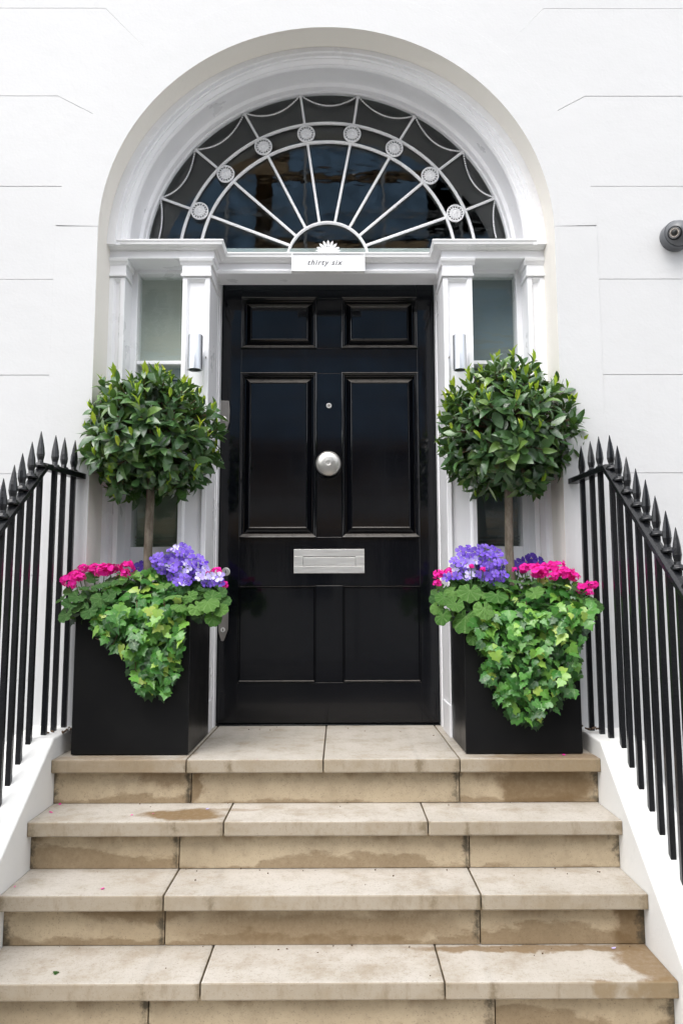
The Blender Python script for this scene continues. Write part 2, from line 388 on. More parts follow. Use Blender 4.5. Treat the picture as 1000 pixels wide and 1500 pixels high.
# ------------------------------------------------------------------ HOUSE FRONT
YW = 3.014; CX = -.047
house = thing('house_front', 'white stucco house front with an arched fanlight over a black panelled front door', 'house', (CX, YW, 0))
N = 72
def ring(Y, cz, rx, rz, a0=0.0, a1=pi, n=N): return [(CX-rx*cos(lerp(a0, a1, i/n)), Y, cz+rz*sin(lerp(a0, a1, i/n))) for i in range(n+1)]
CZ = 2.052; RX, RZ = .935, .911; OX, OZ = 1.108, 1.082
JZ = [3.051-.4003*k for k in range(9)]
XE = 3.4; ZTOP = 4.25; ZBOT = -.151
# backing behind the joints
arc = [(p[0], p[2]) for p in ring(0, CZ, RX, RZ)]
m = MB(); Yb0, Yb1 = YW+.0028, YW+.20
out = [(-XE, ZTOP), (XE, ZTOP)]
h = N//2
left = [(-XE, ZTOP), (-XE, PIT)] + [(arc[0][0], PIT)] + arc[:h+1] + [(arc[h][0], ZTOP)]
right = [(XE, ZTOP), (XE, PIT)] + [(arc[-1][0], PIT)] + arc[h:][::-1] + [(arc[h][0], ZTOP)]
m.prism(left, Yb0, Yb1); m.prism(right, Yb0, Yb1); m.build('wall', M_stucco, house)
MB().box(-.982, .888, YW+.012, YW+.6, PIT, -.06).build('wall_base', M_lowwall, house)
# stucco courses, cut against the arch ring
def ringpt(s, ang, off=0.0): return (CX+s*(OX+off)*cos(ang), CZ+(OZ+off)*sin(ang))
def ring_angle_for(x, z):      # angle on outer ring hit by the line through (x,z) radial
    return math.atan2((z-CZ)/OZ, abs(x-CX)/OX)
G = .0012
crown_half = {}
for s in (-1, 1):
    corner = {}     # joint index -> (corner point, ring angle)
    pxs = {0: (155, 12) if s < 0 else (795, 9), 1: (85, 140) if s < 0 else (856, 137)}
    for k, (px, py) in pxs.items():
        q = at(px, py, YW); corner[k] = ((q.x, JZ[k]), ring_angle_for(q.x, JZ[k]))
    a2 = math.asin(min(1, (JZ[2]-CZ)/OZ))
    xr = CX+s*OX
    def path(k, off):   # inner boundary of joint k from the outside edge to the ring, shifted in z by off
        if k in corner:
            (x, z), a = corner[k]; rp = ringpt(s, a); nx = s*abs(sin(a))*off*.9
            return [(s*XE, z+off), (x+nx*.6, z+off), (rp[0]+nx, rp[1]+off*cos(a))], a
        if k == 2: rp = ringpt(s, a2); return [(s*XE, JZ[2]+off), (rp[0], JZ[2]+off)], a2
    polys = []
    # top block above joint 0
    pa, a = path(0, G); arcp = [ringpt(s, lerp(a, pi/2, i/14)) for i in range(1, 15)]
    crown_half[s] = [(s*XE, ZTOP)]+pa+arcp
    for k in (0, 1):
        up, au = path(k, -G); lo, al = path(k+1, G)
        arcp = [ringpt(s, lerp(au, al, i/10)) for i in range(1, 10)]
        polys.append(up+arcp+lo[::-1])
    lo_z = JZ[3]+G; up, au = path(2, -G)
    arcp = [ringpt(s, lerp(au, 0, i/6)) for i in range(1, 7)]
    polys.append(up+arcp+[(xr, lo_z), (s*XE, lo_z)])
    for k in range(3, 8): polys.append([(s*XE, JZ[k]-G), (xr, JZ[k]-G), (xr, JZ[k+1]+G), (s*XE, JZ[k+1]+G)])
    for p_ in polys:
        MB().prism(p_, YW+rnd(-.0006, .0006), Yb0+.01).build('stucco_block', M_stucco, house, bevel=.0007)
    MB().box(s*XE, xr, YW+.004, Yb0+.01, PIT, JZ[8]-G).build('lower_wall', M_lowwall, house, bevel=.002)
    # pier, slightly proud of the courses
    zs = 2.0765
    MB().prism([(CX+s*RX, zs-.0006), (xr+s*.0015, zs-.0006), (xr+s*.0015, -.09), (CX+s*RX, -.09)], YW-.0022, Yb0+.012).build('pier', M_stucco, house, bevel=.0006)
MB().prism(crown_half[-1]+crown_half[1][::-1][1:], YW+.0004, Yb0+.01).build('stucco_block', M_stucco, house, bevel=.0007)
ang0 = math.asin((2.0768-CZ)/RZ)
rows = []
for i in range(81):
    a = lerp(ang0, pi-ang0, i/80)
    ri = (CX-RX*cos(a), CZ+RZ*sin(a)); ro = (CX-(OX+.0015)*cos(a), CZ+(OZ+.0015)*sin(a))
    rows.append([(ri[0], Yb0+.012, ri[1]), (ri[0], YW-.0018, ri[1]), (ro[0], YW-.0018, ro[1]), (ro[0], Yb0+.012, ro[1])])
MB().strip(rows).build('archivolt', M_stucco, house, bevel=.0006)
# reveal (jambs + soffit)
YFR = 3.135
rows = []
for Y, dr in ((YW-.002, 0), (YW+.004, -.0015), (YFR, -.002), (3.44, -.003)):
    rg = ring(Y, CZ, RX+dr, RZ+dr); rows.append([(CX-RX-dr, Y, -.1)]+rg+[(CX+RX+dr, Y, -.1)])
MB().strip(rows).build('reveal', M_soffit, house, smooth=True, auto=True)

# ---- moulded fanlight frame
def rings(specs, name, mat, parent):
    rows = [ring(*sp) for sp in specs]
    return MB().strip(rows).build(name, mat, parent, smooth=True, auto=True)
YG = 3.41
fan = MB()
rings([(3.20, 2.055, .934, .914), (3.128, 2.055, .934, .914), (3.126, 2.055, .931, .912), (3.126, 2.055, .897, .885), (3.134, 2.056, .894, .881),
       (3.134, 2.056, .880, .868), (3.143, 2.057, .877, .864), (3.143, 2.057, .872, .860), (3.152, 2.058, .866, .853), (3.160, 2.058, .862, .848),
       (3.160, 2.058, .858, .843), (3.170, 2.060, .853, .838), (3.18, 2.062, .851, .838)], 'arch_moulding', M_white, house)
rings([(3.18, 2.062, .851, .838), (3.19, 2.063, .856, .843), (3.33, 2.083, .856, .855), (3.335, 2.083, .850, .850)], 'arch_lining', M_white, house)
rings([(3.335, 2.083, .850, .850), (3.342, 2.084, .843, .843), (3.362, 2.086, .841, .842), (3.366, 2.088, .847, .848), (3.392, 2.092, .847, .850), (3.396, 2.092, .840, .842), (YG+.01, 2.094, .838, .842)], 'arch_bead', M_white, house)
# fanlight
fl = MB(); gp = [(p[0], p[2]) for p in ring(YG, 2.094, .845, .848)]
fl.prism([(CX-.845, 2.02)]+gp+[(CX+.845, 2.02)], YG+.004, YG+.009)
flo = fl.build('fanlight', M_glass, house)
CB = (CX+.0005, 2.10)   # centre of the bars
yb = YG-.008
def flatbar(mb, p, q, w, y0, y1):
    p, q = Vector((p[0], 0, p[1])), Vector((q[0], 0, q[1])); d = (q-p).normalized(); n_ = Vector((d.z, 0, -d.x))*w/2
    mb.prism([((p+n_).x, (p+n_).z), ((q+n_).x, (q+n_).z), ((q-n_).x, (q-n_).z), ((p-n_).x, (p-n_).z)], y0, y1)
def arcbar(name, rx, rz, w, cz):
    rows = [ring(Y, cz, rx+d, rz+d, -.12, pi+.12, 64) for Y, d in ((yb+.008, -w/2), (yb-.001, -w/2), (yb-.005, -w/5), (yb-.005, w/5), (yb-.001, w/2), (yb+.008, w/2))]
    MB().strip(rows, close=True).build(name, M_whiteb, flo, smooth=True, auto=True)
arcbar('glazing_bar', .686, .688, .0125, 2.098); arcbar('glazing_bar', .592, .594, .0125, 2.098); arcbar('glazing_bar', .187, .187, .012, 2.106)
ends = [(235, 290), (286, 219), (358, 166), (440, 140), (524, 141), (607, 170), (678, 222), (725, 290)]
ros = [(293, 310.5), (331, 256.5), (386, 216.5), (448.5, 198), (515.5, 198), (577, 219), (629, 259), (666, 314)]
starts = [(426, 360), (434, 346), (448, 335), (468, 328.5), (490, 328.5), (510, 336), (525, 346), (534, 360)]
def ppg(t, Y=YG-.008): q = at(t[0], t[1], Y); return Vector((q.x, 0, q.z))
E_ = []
for e, r_, s_ in zip(ends, ros, starts):
    e, r_, s_ = ppg(e), ppg(r_), ppg(s_); E_.append(e)
    o = CB
    d1 = (r_-s_).normalized(); d2 = (e-r_).normalized()
    m = MB(); q1 = r_-d1*.045; m.box(0, 0, 0, 0, 0, 0) if 0 else None
    flatbar(m, (s_.x, s_.z), (q1.x, q1.z), .0115, yb-.0045, yb+.008); m.build('glazing_bar', M_whiteb, flo, bevel=.003)
    m = MB(); q2 = r_+d2*.044; flatbar(m, (q2.x, q2.z), (e.x, e.z), .011, yb-.0042, yb+.008); m.build('glazing_bar', M_whiteb, flo, bevel=.003)
# rosettes: pierced disc
rm = MB(); nn = 16
def disc(mb, c, ri, ro, y0, y1, n=32):
    rows = [[(c[0]+r_*cos(2*pi*i/n), y, c[1]+r_*sin(2*pi*i/n)) for i in range(n+1)] for r_, y in ((ri, y1), (ri, y0), (ro, y0), (ro, y1))]
    mb.strip(rows, close=True)
disc(rm, (0, 0), .0355, .041, -.010, 0); rm.lathe([(.0255, 0), (.0255, .008), (.019, .011), (.017, .008), (.011, .009), (.008, .013), (.004, .015)], (0, 0, 0), n=32)
for k in range(nn):
    a = 2*pi*k/nn; flatbar(rm, (cos(a)*.024, sin(a)*.024), (cos(a)*.037, sin(a)*.037), .0040, -.009, 0)
    a += pi/nn; rm.lathe([(.0032, 0), (.0032, .009), (.001, .0125)], (cos(a)*.022, 0, sin(a)*.022), n=6)
rmesh = rm.mesh('rosette', M_whiteb)
for t in ros:
    q = ppg(t); M = Matrix.Translation((q.x, yb-.004, q.z)); place('rosette', rmesh, M, flo)
# bead swags
bead = MB(); bead.lathe([(.0005, -.0046), (.0032, -.003), (.0046, 0), (.0032, .003), (.0005, .0046)], (0, 0, 0), n=7); bmesh_ = bead.mesh('bead', M_whiteb, True)
foot = [ppg((233, 349)), ppg((726, 348))]
P_ = [foot[0]]+E_+[foot[1]]
for i in range(len(P_)-1):
    a, b = P_[i], P_[i+1]; m = MB(); mid = (a+b)/2; inw = (Vector((CB[0], 0, CB[1]))-mid).normalized()
    L = (b-a).length; sag = .052 if 0 < i < len(P_)-2 else .012; down = Vector((0, 0, -1))
    dirv = (inw*.75+down*.55).normalized() if 0 < i < len(P_)-2 else inw
    n = int(L*1.12/.0100)
    for k in range(n+1):
        t = k/n; q = a.lerp(b, t)+dirv*sag*4*t*(1-t); merge_into(m, bmesh_, Matrix.Translation((q.x, yb-.003, q.z)))
    m.build('bead_swag', M_whiteb, flo, smooth=True)
# half sunflower above the name board
m = MB(); q0 = at(480.5, 369, 3.395)
for k in range(9):
    a = pi*(k+.0)/8; l = .054
    if k in (0, 8): a += .12 if k == 0 else -.12
    d = Vector((cos(a), 0, sin(a))); n_ = Vector((-sin(a), 0, cos(a)))
    pts = [d*.018, d*.032+n_*.0062, d*.046+n_*.0055, d*(l+.004), d*.046-n_*.0055, d*.032-n_*.0062]
    m.prism([(q0.x+p.x, q0.z+p.z) for p in pts], 3.392, 3.40)
m.prism([(q0.x+.034*cos(a), q0.z-.004+.024*sin(a)) for a in [pi*i/16 for i in range(17)]], 3.388, 3.402)
m.build('sunflower_ornament', M_whiteb, flo, bevel=.0015)

# ---- entablature
pathF = [(-.984, 3.175), (-.532, 3.175), (-.532, 3.300), (.447, 3.300), (.447, 3.175), (.891, 3.175)]
def sweep(prof, path, name, mat, parent, bevel=.0015):
    rows = []
    for i, (x, y) in enumerate(path):
        nx = {1: 1, 2: 1, 3: -1, 4: -1}.get(i, 0)
        rows.append([(x+nx*d, y-d, z) for d, z in prof])
    mb = MB(); n = len(prof); vs = [p for r in rows for p in r]
    fs = [(i*n+k, i*n+(k+1) % n, (i+1)*n+(k+1) % n, (i+1)*n+k) for i in range(len(rows)-1) for k in range(n)]
    mb.add(vs, fs+[tuple(range(n)), tuple(range((len(rows)-1)*n, len(rows)*n))]); return mb.build(name, mat, parent, bevel=bevel)
zc0 = Z_(349.8, 3.13, 240); zc1 = Z_(357.5, 3.13, 240); zc2 = Z_(361, 3.15, 240); zc3 = Z_(366.5, 3.17, 240); zf0 = Z_(378.6, 3.175, 240)
sweep([(-.12, zc0), (.045, zc0), (.045, zc0-.006), (.041, zc0-.012), (.039, zc1+.002), (.027, zc1), (.025, zc2), (.016, zc2-.006), (.007, zc3+.004), (.003, zc3), (-.12, zc3)], pathF, 'cornice', M_whiteb, house)
sweep([(-.12, zc3-.0005), (0, zc3-.0005), (0, zf0), (-.12, zf0)], pathF, 'frieze', M_white, house)
# lower mould + lintel over the door
zl = Z_(395.8, 3.30); zl2 = Z_(401.5, 3.30)
MB().prismx([(3.299, zf0-.0005), (3.299, zl), (3.290, zl-.001), (3.288, zl-.006), (3.294, zl2), (3.42, zl2), (3.42, zf0-.0005)], -.545, .452).build('lintel', M_white, house, bevel=.0015)
MB().box(-.552, .457, 3.47, 3.62, 2.069, 2.20).build('door_head', M_white, house, bevel=.002)
m = MB(); m.box(-.984, .891, 3.312, YG+.002, zf0+.02, 2.094); m.build('transom', M_white, house)

# ---- pilasters
def pilaster(x0, x1, deep, outer):
    yf = 3.182; zn0 = zf0-.0005
    zA = Z_(386, yf, 290); zB = Z_(402, yf, 290); zC = Z_(406, yf, 290); zP = Z_(413, yf+.01, 290)
    p = MB(); w = .020
    e0 = 0 if outer == -1 else .001; e1 = 0 if outer == 1 else .001
    # shaft as frame with a recessed panel
    p.box(x0, x0+w, yf, deep, 0.0, zC); p.box(x1-w, x1, yf, deep, 0.0, zC)
    p.box(x0+w, x1-w, yf, deep, zP+.008, zC); p.box(x0+w, x1-w, yf, deep, 0, .17)
    o = p.build('pilaster', M_white, house, bevel=.0025)
    MB().box(x0+w, x1-w, yf+.016, deep-.01, .17, zP+.008).build('recessed_panel', M_white, o)
    b = MB(); a0, a1 = x0+w, x1-w; z0, z1 = .17, zP+.008; s_ = .007
    b.add([(a0, yf+.002, z0), (a1, yf+.002, z0), (a1, yf+.002, z1), (a0, yf+.002, z1), (a0+s_, yf+.0158, z0+s_), (a1-s_, yf+.0158, z0+s_), (a1-s_, yf+.0158, z1-s_*1.4), (a0+s_, yf+.0158, z1-s_*1.4)],
          [(0, 1, 5, 4), (1, 2, 6, 5), (2, 3, 7, 6), (3, 0, 4, 7)]); b.build('panel_moulding', M_white, o)
    c = MB(); l = 0 if outer == -1 else 1; r = 0 if outer == 1 else 1
    c.box(x0-.004*l+.001, x1+.004*r-.001, yf-.002, deep-.02, zB, zA-.008)
    c.box(x0-.007*l, x1+.007*r, yf-.010, deep-.02, zB-.010, zB)
    c.prismx([(yf-.004, zA-.008), (yf-.008, zA), (yf-.016, zA+.006), (yf-.020, zn0-.003), (yf-.020, zn0), (deep-.02, zn0), (deep-.02, zA-.008)], x0-.012*l, x1+.012*r)
    c.build('capital', M_white, o, bevel=.0012)
    MB().box(x0-.006*l, x1+.006*r, yf-.008, deep-.02, 0.001, .13).build('plinth_block', M_white, o, bevel=.003)
    return o
XS = dict(L0=-.981, L1=X_(183.5, 405, 3.18), L2=X_(267.7, 405, 3.18), L3=-.549, R0=.4515, R1=X_(691, 405, 3.18), R2=X_(772, 405, 3.18), R3=.888)
pilaster(XS['L0'], XS['L1'], 3.30, -1); pilaster(XS['L2'], XS['L3'], 3.40, 0)
pilaster(XS['R0'], XS['R1'], 3.40, 0); pilaster(XS['R2'], XS['R3'], 3.30, 1)
# door jambs
for s, xa in ((-1, -.5475), (1, .4535)):
    j = MB(); j.box(xa-s*.0, xa+s*.05, 3.402, 3.60, 0, 2.10); j.box(xa+s*.0015, xa+s*.04, 3.40, 3.402, 0, 2.1) if 0 else None
    j.box(xa-s*.004, xa+s*.004, 3.44, 3.495, 0, 2.068)
    j.build('door_jamb', M_white, house, bevel=.002)
# sidelights
def sidelight(x0, x1, gx0, gx1, blindm, blindm2, label):
    yf = 3.295; ygl = 3.335; zt = Z_(406, ygl, 235); ztr0, ztr1 = Z_(532.5, yf, 235), Z_(527, yf, 235); zb = Z_(802, ygl, 235)
    f = MB()
    f.box(x0, gx0, yf, 3.40, .02, zf0+.02); f.box(gx1, x1, yf, 3.40, .02, zf0+.02)
    f.box(gx0, gx1, yf, 3.40, zt, zf0+.02); f.box(gx0, gx1, yf, 3.40, zb-.07, zb)
    f.box(gx0, gx1, yf+.012, 3.38, ztr0, ztr1); f.box(gx0, gx1, yf+.02, 3.38, .02, zb-.07)
    f.box(gx0-.045, gx0-.03, yf-.025, yf, .02, zf0+.015); f.box(x0+.001, gx0-.055, yf-.05, yf, .02, zf0+.012) if gx0-.055 > x0 else None
    f.box(gx1+.03, gx1+.045, yf-.025, yf, .02, zf0+.015)
    f.box(gx0-.03, gx1+.03, yf-.012, yf, zt+.018, zf0+.015)
    o = f.build('window', M_white, house, bevel=.0025, label=label)
    MB().box(gx0-.005, gx1+.005, ygl, ygl+.005, ztr1-.002, zt+.005).build('pane', M_glass2, o)
    MB().box(gx0-.005, gx1+.005, ygl, ygl+.005, zb-.005, ztr0+.002).build('pane', M_glass2, o)
    MB().box(gx0-.02, gx1+.02, ygl+.035, ygl+.040, ztr0-.05, zt+.03).build('blind', blindm, o)
    MB().box(gx0-.02, gx1+.02, ygl+.050, ygl+.055, zb-.02, ztr0-.055).build('blind', blindm2, o)
    sl_ = MB()
    for k in range(5): sl_.box(gx0-.02, gx1+.02, ygl+.030, ygl+.046, zb-.01+k*.014, zb-.006+k*.014)
    sl_.build('blind_slats', blindm2, o)
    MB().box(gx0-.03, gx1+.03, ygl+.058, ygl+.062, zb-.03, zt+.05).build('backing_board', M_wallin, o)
sidelight(XS['L1']-.02, XS['L2']+.02, X_(200.5, 500, 3.30), X_(266, 406, 3.335)+.02, M_blind, M_blind3, 'left window beside the door with a woven grey blind')
sidelight(XS['R1']-.02, XS['R2']+.02, X_(691, 500, 3.2)-.03, X_(757, 500, 3.30), M_blind2, M_blind2, 'right window beside the door reflecting scaffold poles')

# ---- front door
YD = 3.512; DX0, DX1 = -.5455, .4525; DZ0, DZ1 = .010, 2.066
def dz(y): return Z_(y, YD, 400)
def dx(x, y=700): return X_(x, y, YD)
# panel openings (outer moulding) in photo pixels
pan = [dict(o=(353, 463, 437, 510), f=(370, 446, 453, 493), kind='r'), dict(o=(500, 610, 437, 510), f=(516.5, 592, 453, 493), kind='r'),
       dict(o=(351.5, 463, 547, 787), f=(367.5, 444.5, 565, 768), kind='r'), dict(o=(501, 612.5, 547, 787), f=(517.5, 594, 565, 768), kind='r'),
       dict(o=(350.5, 462.5, 858, 1000), f=None, kind='b'), dict(o=(502.5, 616, 858, 1000), f=None, kind='b')]
for p in pan:
    x0, x1, y0, y1 = p['o']; yc = (y0+y1)/2; p['r'] = (dx(x0, yc), dx(x1, yc), dz(y1), dz(y0))
xl = [sum(p['r'][0] for p in pan[0::2])/3, sum(p['r'][1] for p in pan[0::2])/3]; xr_ = [sum(p['r'][0] for p in pan[1::2])/3, sum(p['r'][1] for p in pan[1::2])/3]
zr = [pan[0]['r'][2:], pan[2]['r'][2:], pan[4]['r'][2:]]
door = thing('front_door', '', '', (0, YD, 0)); 
for k in ('label', 'category'): del door[k]
door.parent = house; door.location = Vector((-.0465, YD, 0))-house.location
m = MB(); yb1 = YD+.045
m.box(DX0, xl[0], YD, yb1, DZ0, DZ1); m.box(xr_[1], DX1, YD, yb1, DZ0, DZ1)
zc_ = [DZ0]+[z for pr in reversed(zr) for z in pr]+[DZ1]
for i in range(0, len(zc_), 2): m.box(xl[0], xr_[1], YD+.0004, yb1, zc_[i], zc_[i+1])
for i in range(1, len(zc_)-1, 2): m.box(xl[1], xr_[0], YD+.0002, yb1, zc_[i], zc_[i+1])
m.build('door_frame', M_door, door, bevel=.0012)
def frame_rings(mb, rects):      # rects: list of (x0,x1,z0,z1,y)
    vs = []; fs = []
    for r in rects: vs += [(r[0], r[4], r[2]), (r[1], r[4], r[2]), (r[1], r[4], r[3]), (r[0], r[4], r[3])]
    for i in range(len(rects)-1):
        for k in range(4): fs.append((i*4+k, i*4+(k+1) % 4, i*4+4+(k+1) % 4, i*4+4+k))
    mb.add(vs, fs)
def inset(r, d, y): return (r[0]+d, r[1]-d, r[2]+d, r[3]-d, y)
for i, p in enumerate(pan):
    xx = xl if i % 2 == 0 else xr_; r = (xx[0], xx[1], zr[i//2][0], zr[i//2][1])
    if p['kind'] == 'r':
        m = MB(); frame_rings(m, [inset(r, .001, YD+.02), inset(r, -.004, YD-.0005), inset(r, -.003, YD-.008), inset(r, .0005, YD-.0100), inset(r, .0030, YD-.0090), inset(r, .0085, YD-.0030), inset(r, .0100, YD-.0025), inset(r, .0135, YD+.003), inset(r, .0155, YD+.005), inset(r, .0175, YD+.021)])
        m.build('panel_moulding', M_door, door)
        m = MB(); fi = .047
        frame_rings(m, [inset(r, .001, YD+.03), inset(r, .0165, YD+.021), inset(r, .020, YD+.021), inset(r, fi-.006, YD+.0015), inset(r, fi-.0035, YD+.0002), inset(r, fi+.0005, YD+.0052)])
        q = inset(r, fi+.0005, YD+.0052); m.add([(q[0], q[4], q[2]), (q[1], q[4], q[2]), (q[1], q[4], q[3]), (q[0], q[4], q[3])], [(0, 1, 2, 3)])
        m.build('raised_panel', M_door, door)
    else:
        m = MB(); frame_rings(m, [inset(r, 0, YD+.02), inset(r, .0005, YD+.006), inset(r, .002, YD+.006), inset(r, .0042, YD-.0062), inset(r, .0062, YD-.0062), inset(r, .010, YD+.004), inset(r, .0115, YD+.004), inset(r, .0125, YD+.0015)])
        q = inset(r, .0115, YD+.0015); m.add([(q[0], q[4], q[2]), (q[1], q[4], q[2]), (q[1], q[4], q[3]), (q[0], q[4], q[3])], [(0, 1, 2, 3)])
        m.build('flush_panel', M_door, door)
# knob
kc = at(481, 681, YD)
kb = MB(); kb.lathe([(r_*1.13, h_) for r_, h_ in [(.040, 0), (.040, .004), (.036, .008), (.018, .010), (.016, .022), (.022, .032), (.040, .040), (.049, .047), (.0515, .054), (.0505, .061), (.045, .068), (.036, .0735), (.024, .0765), (.011, .078), (.0105, .0785), (.0095, .078), (.004, .0782), (.0005, .0782)]], (kc.x, YD-.001, kc.z-.004), n=48)
kb.build('door_knob', M_knob, door, smooth=True, auto=True)
q = at(481.7, 594.5, YD)
m = MB(); m.lathe([(.0132, 0), (.0132, .003), (.011, .0055), (.0075, .0055), (.007, .002)], (q.x, YD-.001, q.z), n=24)
sp = m.build('spyhole', M_steel, door, smooth=True, auto=True)
MB().lathe([(.0072, 0), (.0072, .002), (.004, .0035), (.0005, .004)], (q.x, YD-.0015, q.z), n=16).build('spyhole_lens', M_lock, door, smooth=True)
# letter plate
a, b = at(430.3, 804.6, YD-.004), at(533.6, 839.6, YD-.004); fa, fb = at(443.8, 815, YD-.004), at(520.8, 829.2, YD-.004)
m = MB(); m.box(a.x, b.x, YD-.006, YD-.001, fa.z, a.z); m.box(a.x, b.x, YD-.006, YD-.001, b.z, fb.z)
m.box(a.x, fa.x, YD-.006, YD-.001, fb.z, fa.z); m.box(fb.x, b.x, YD-.006, YD-.001, fb.z, fa.z)
m.build('letter_plate', M_steel, door, bevel=.0008)
MB().box(fa.x+.0015, fb.x-.0015, YD-.0048, YD-.002, fb.z+.0012, fa.z-.003).build('letter_flap', M_steel, door, bevel=.0008)
# lock plates at the leading edge
def plate(pts, name, keyy, label=None):
    m = MB(); P = [at(x, y, YD-.008) for x, y in pts]; m.prism([(p.x, p.z) for p in P], YD-.012, YD-.001)
    m.build(name, M_lock, door, bevel=.002, label=label)
    k = at(*keyy, YD-.012); MB().lathe([(.0105, 0), (.0105, .003), (.008, .004), (.0075, .001)], (k.x, YD-.0125, k.z), n=20).build('lock_cylinder', M_steel, door, smooth=True, auto=True)
    MB().box(k.x-.0015, k.x+.0015, YD-.0175, YD-.0135, k.z-.006, k.z+.005).build('keyhole', M_dark, door)
plate([(322.5, 587), (335.5, 587.5), (336.5, 600), (336, 618), (331, 634), (325.5, 634), (322, 618)], 'lock_plate', (328.5, 613.5), 'grey upper lock plate behind the bay tree')
plate([(322.0, 892), (333, 892), (334.5, 897), (334.0, 922), (327.5, 939), (324, 939), (319.8, 924), (320.8, 897)], 'lock_plate', (326.5, 922.5), 'grey lower lock plate with pointed foot')
k = at(331, 837.5, YD); MB().lathe([(.019, 0), (.019, .003), (.016, .0055), (.0125, .0055), (.011, .003), (.010, .007), (.0005, .0075)], (k.x, YD-.001, k.z), n=28).build('lock_cylinder', M_steel, door, smooth=True, auto=True)
MB().box(k.x-.0016, k.x+.0016, YD-.0105, YD-.007, k.z-.007, k.z+.006).build('keyhole', M_dark, door)
MB().box(-.5475, .4535, 3.497, 3.60, -.02, .0055).build('threshold', M_iron, house, bevel=.002)
# hall behind the glass
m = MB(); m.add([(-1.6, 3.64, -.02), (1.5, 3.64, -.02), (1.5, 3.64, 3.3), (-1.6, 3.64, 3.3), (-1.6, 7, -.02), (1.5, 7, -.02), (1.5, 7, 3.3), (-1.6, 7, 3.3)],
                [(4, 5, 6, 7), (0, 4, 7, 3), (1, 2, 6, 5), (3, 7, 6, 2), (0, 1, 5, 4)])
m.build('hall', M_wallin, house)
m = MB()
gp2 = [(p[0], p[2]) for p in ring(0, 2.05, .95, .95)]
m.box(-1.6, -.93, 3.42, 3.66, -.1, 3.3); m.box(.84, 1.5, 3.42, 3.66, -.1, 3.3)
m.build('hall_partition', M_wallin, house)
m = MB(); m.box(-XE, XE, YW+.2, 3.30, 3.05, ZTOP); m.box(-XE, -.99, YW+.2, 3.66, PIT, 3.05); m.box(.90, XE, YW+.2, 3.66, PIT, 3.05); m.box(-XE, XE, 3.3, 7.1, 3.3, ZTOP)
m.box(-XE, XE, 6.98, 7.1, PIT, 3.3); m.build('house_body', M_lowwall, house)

# ------------------------------------------------------------------ name board
sg = thing('name_board', 'small white framed house name board above the door reading thirty six', 'sign', at(481, 383, 3.24))
a, b = at(427, 369.3, 3.242), at(534.5, 397.2, 3.242); w = .0085
m = MB(); m.box(a.x, b.x, 3.246, 3.262, b.z, a.z); m.build('board', M_whiteb, sg, bevel=.001)
m = MB(); m.box(a.x, b.x, 3.241, 3.2462, a.z-w*.8, a.z); m.box(a.x, b.x, 3.241, 3.2462, b.z, b.z+w*.25); m.box(a.x, a.x+w*.8, 3.241, 3.2462, b.z+w*.25, a.z-w*.8); m.box(b.x-w*.5, b.x, 3.241, 3.2462, b.z+w*.25, a.z-w*.8)
m.build('board_frame', M_whiteb, sg, bevel=.001)
cu = bpy.data.curves.new('lettering', 'FONT'); cu.body = 'thirty six'; cu.size = .042; cu.shear = .32; cu.space_character = 1.18; cu.extrude = .0004; cu.offset = .0002; cu.align_x = 'CENTER'
tmp = bpy.data.objects.new('t', cu); C.objects.link(tmp); bpy.context.view_layer.update()
dg = bpy.context.evaluated_depsgraph_get(); me = bpy.data.meshes.new_from_object(tmp.evaluated_get(dg)); bpy.data.objects.remove(tmp)
me.materials.clear(); me.materials.append(M_ink)
xs = [v.co.x for v in me.vertices]; wid = X_(501.5, 384, 3.24)-X_(451, 384, 3.24); f_ = wid/(max(xs)-min(xs)); x0_ = min(xs)
base = at(476, 387.8, 3.2452)
for v in me.vertices: v.co = Vector(((v.co.x-x0_)*f_-wid/2, v.co.z, v.co.y*f_))
lo_ = place('lettering', me, Matrix.Translation((X_(476.2, 384, 3.2452), 3.2452, base.z)), sg)

# ------------------------------------------------------------------ wall lights
def walllight(px0, px1, py0, py1, label):
    Y = 3.118; a, b = at(px0, py0, Y), at(px1, py1, Y); r = (b.x-a.x)/2; c = Vector(((a.x+b.x)/2, Y, 0)); z0, z1 = b.z, a.z
    t = thing('wall_light', label, 'wall light', (c.x, 3.18, (z0+z1)/2), 'cylinder wall lights on the pilasters')
    MB().lathe([(r*.6, .012), (r*.86, .012), (r*.86, 0), (r, 0), (r, z1-z0), (r*.97, z1-z0+.002), (r*.86, z1-z0+.002), (r*.86, z1-z0-.01), (r*.4, z1-z0-.012)], (c.x, c.y, z0), (0, 0, 1), 40).build('lamp_body', M_alu, t, smooth=True, auto=True)
    MB().lathe([(r*.80, 0), (r*.80, .002), (r*.3, .004)], (c.x, c.y, z0+.009), (0, 0, 1), 24).build('lens', M_camglass, t, smooth=True)
    MB().box(c.x-.012, c.x+.012, Y+r-.004, 3.199, (z0+z1)/2-.03, (z0+z1)/2+.03).build('bracket', M_alu, t, bevel=.002)
    MB().lathe([(.003, 0), (.003, .012)], (c.x-.036 if px0 > 400 else c.x+.034, 3.184, (z0+z1)/2+.0), (0, -1, 0), 8).build('screw', M_lock, t)
walllight(275.8, 296.4, 492.5, 542, 'silver cylinder wall light beside the woven blind, above the left bay tree')
walllight(662.6, 683.0, 492.5, 542, 'silver cylinder wall light beside the window with scaffold reflections, above the right bay tree')

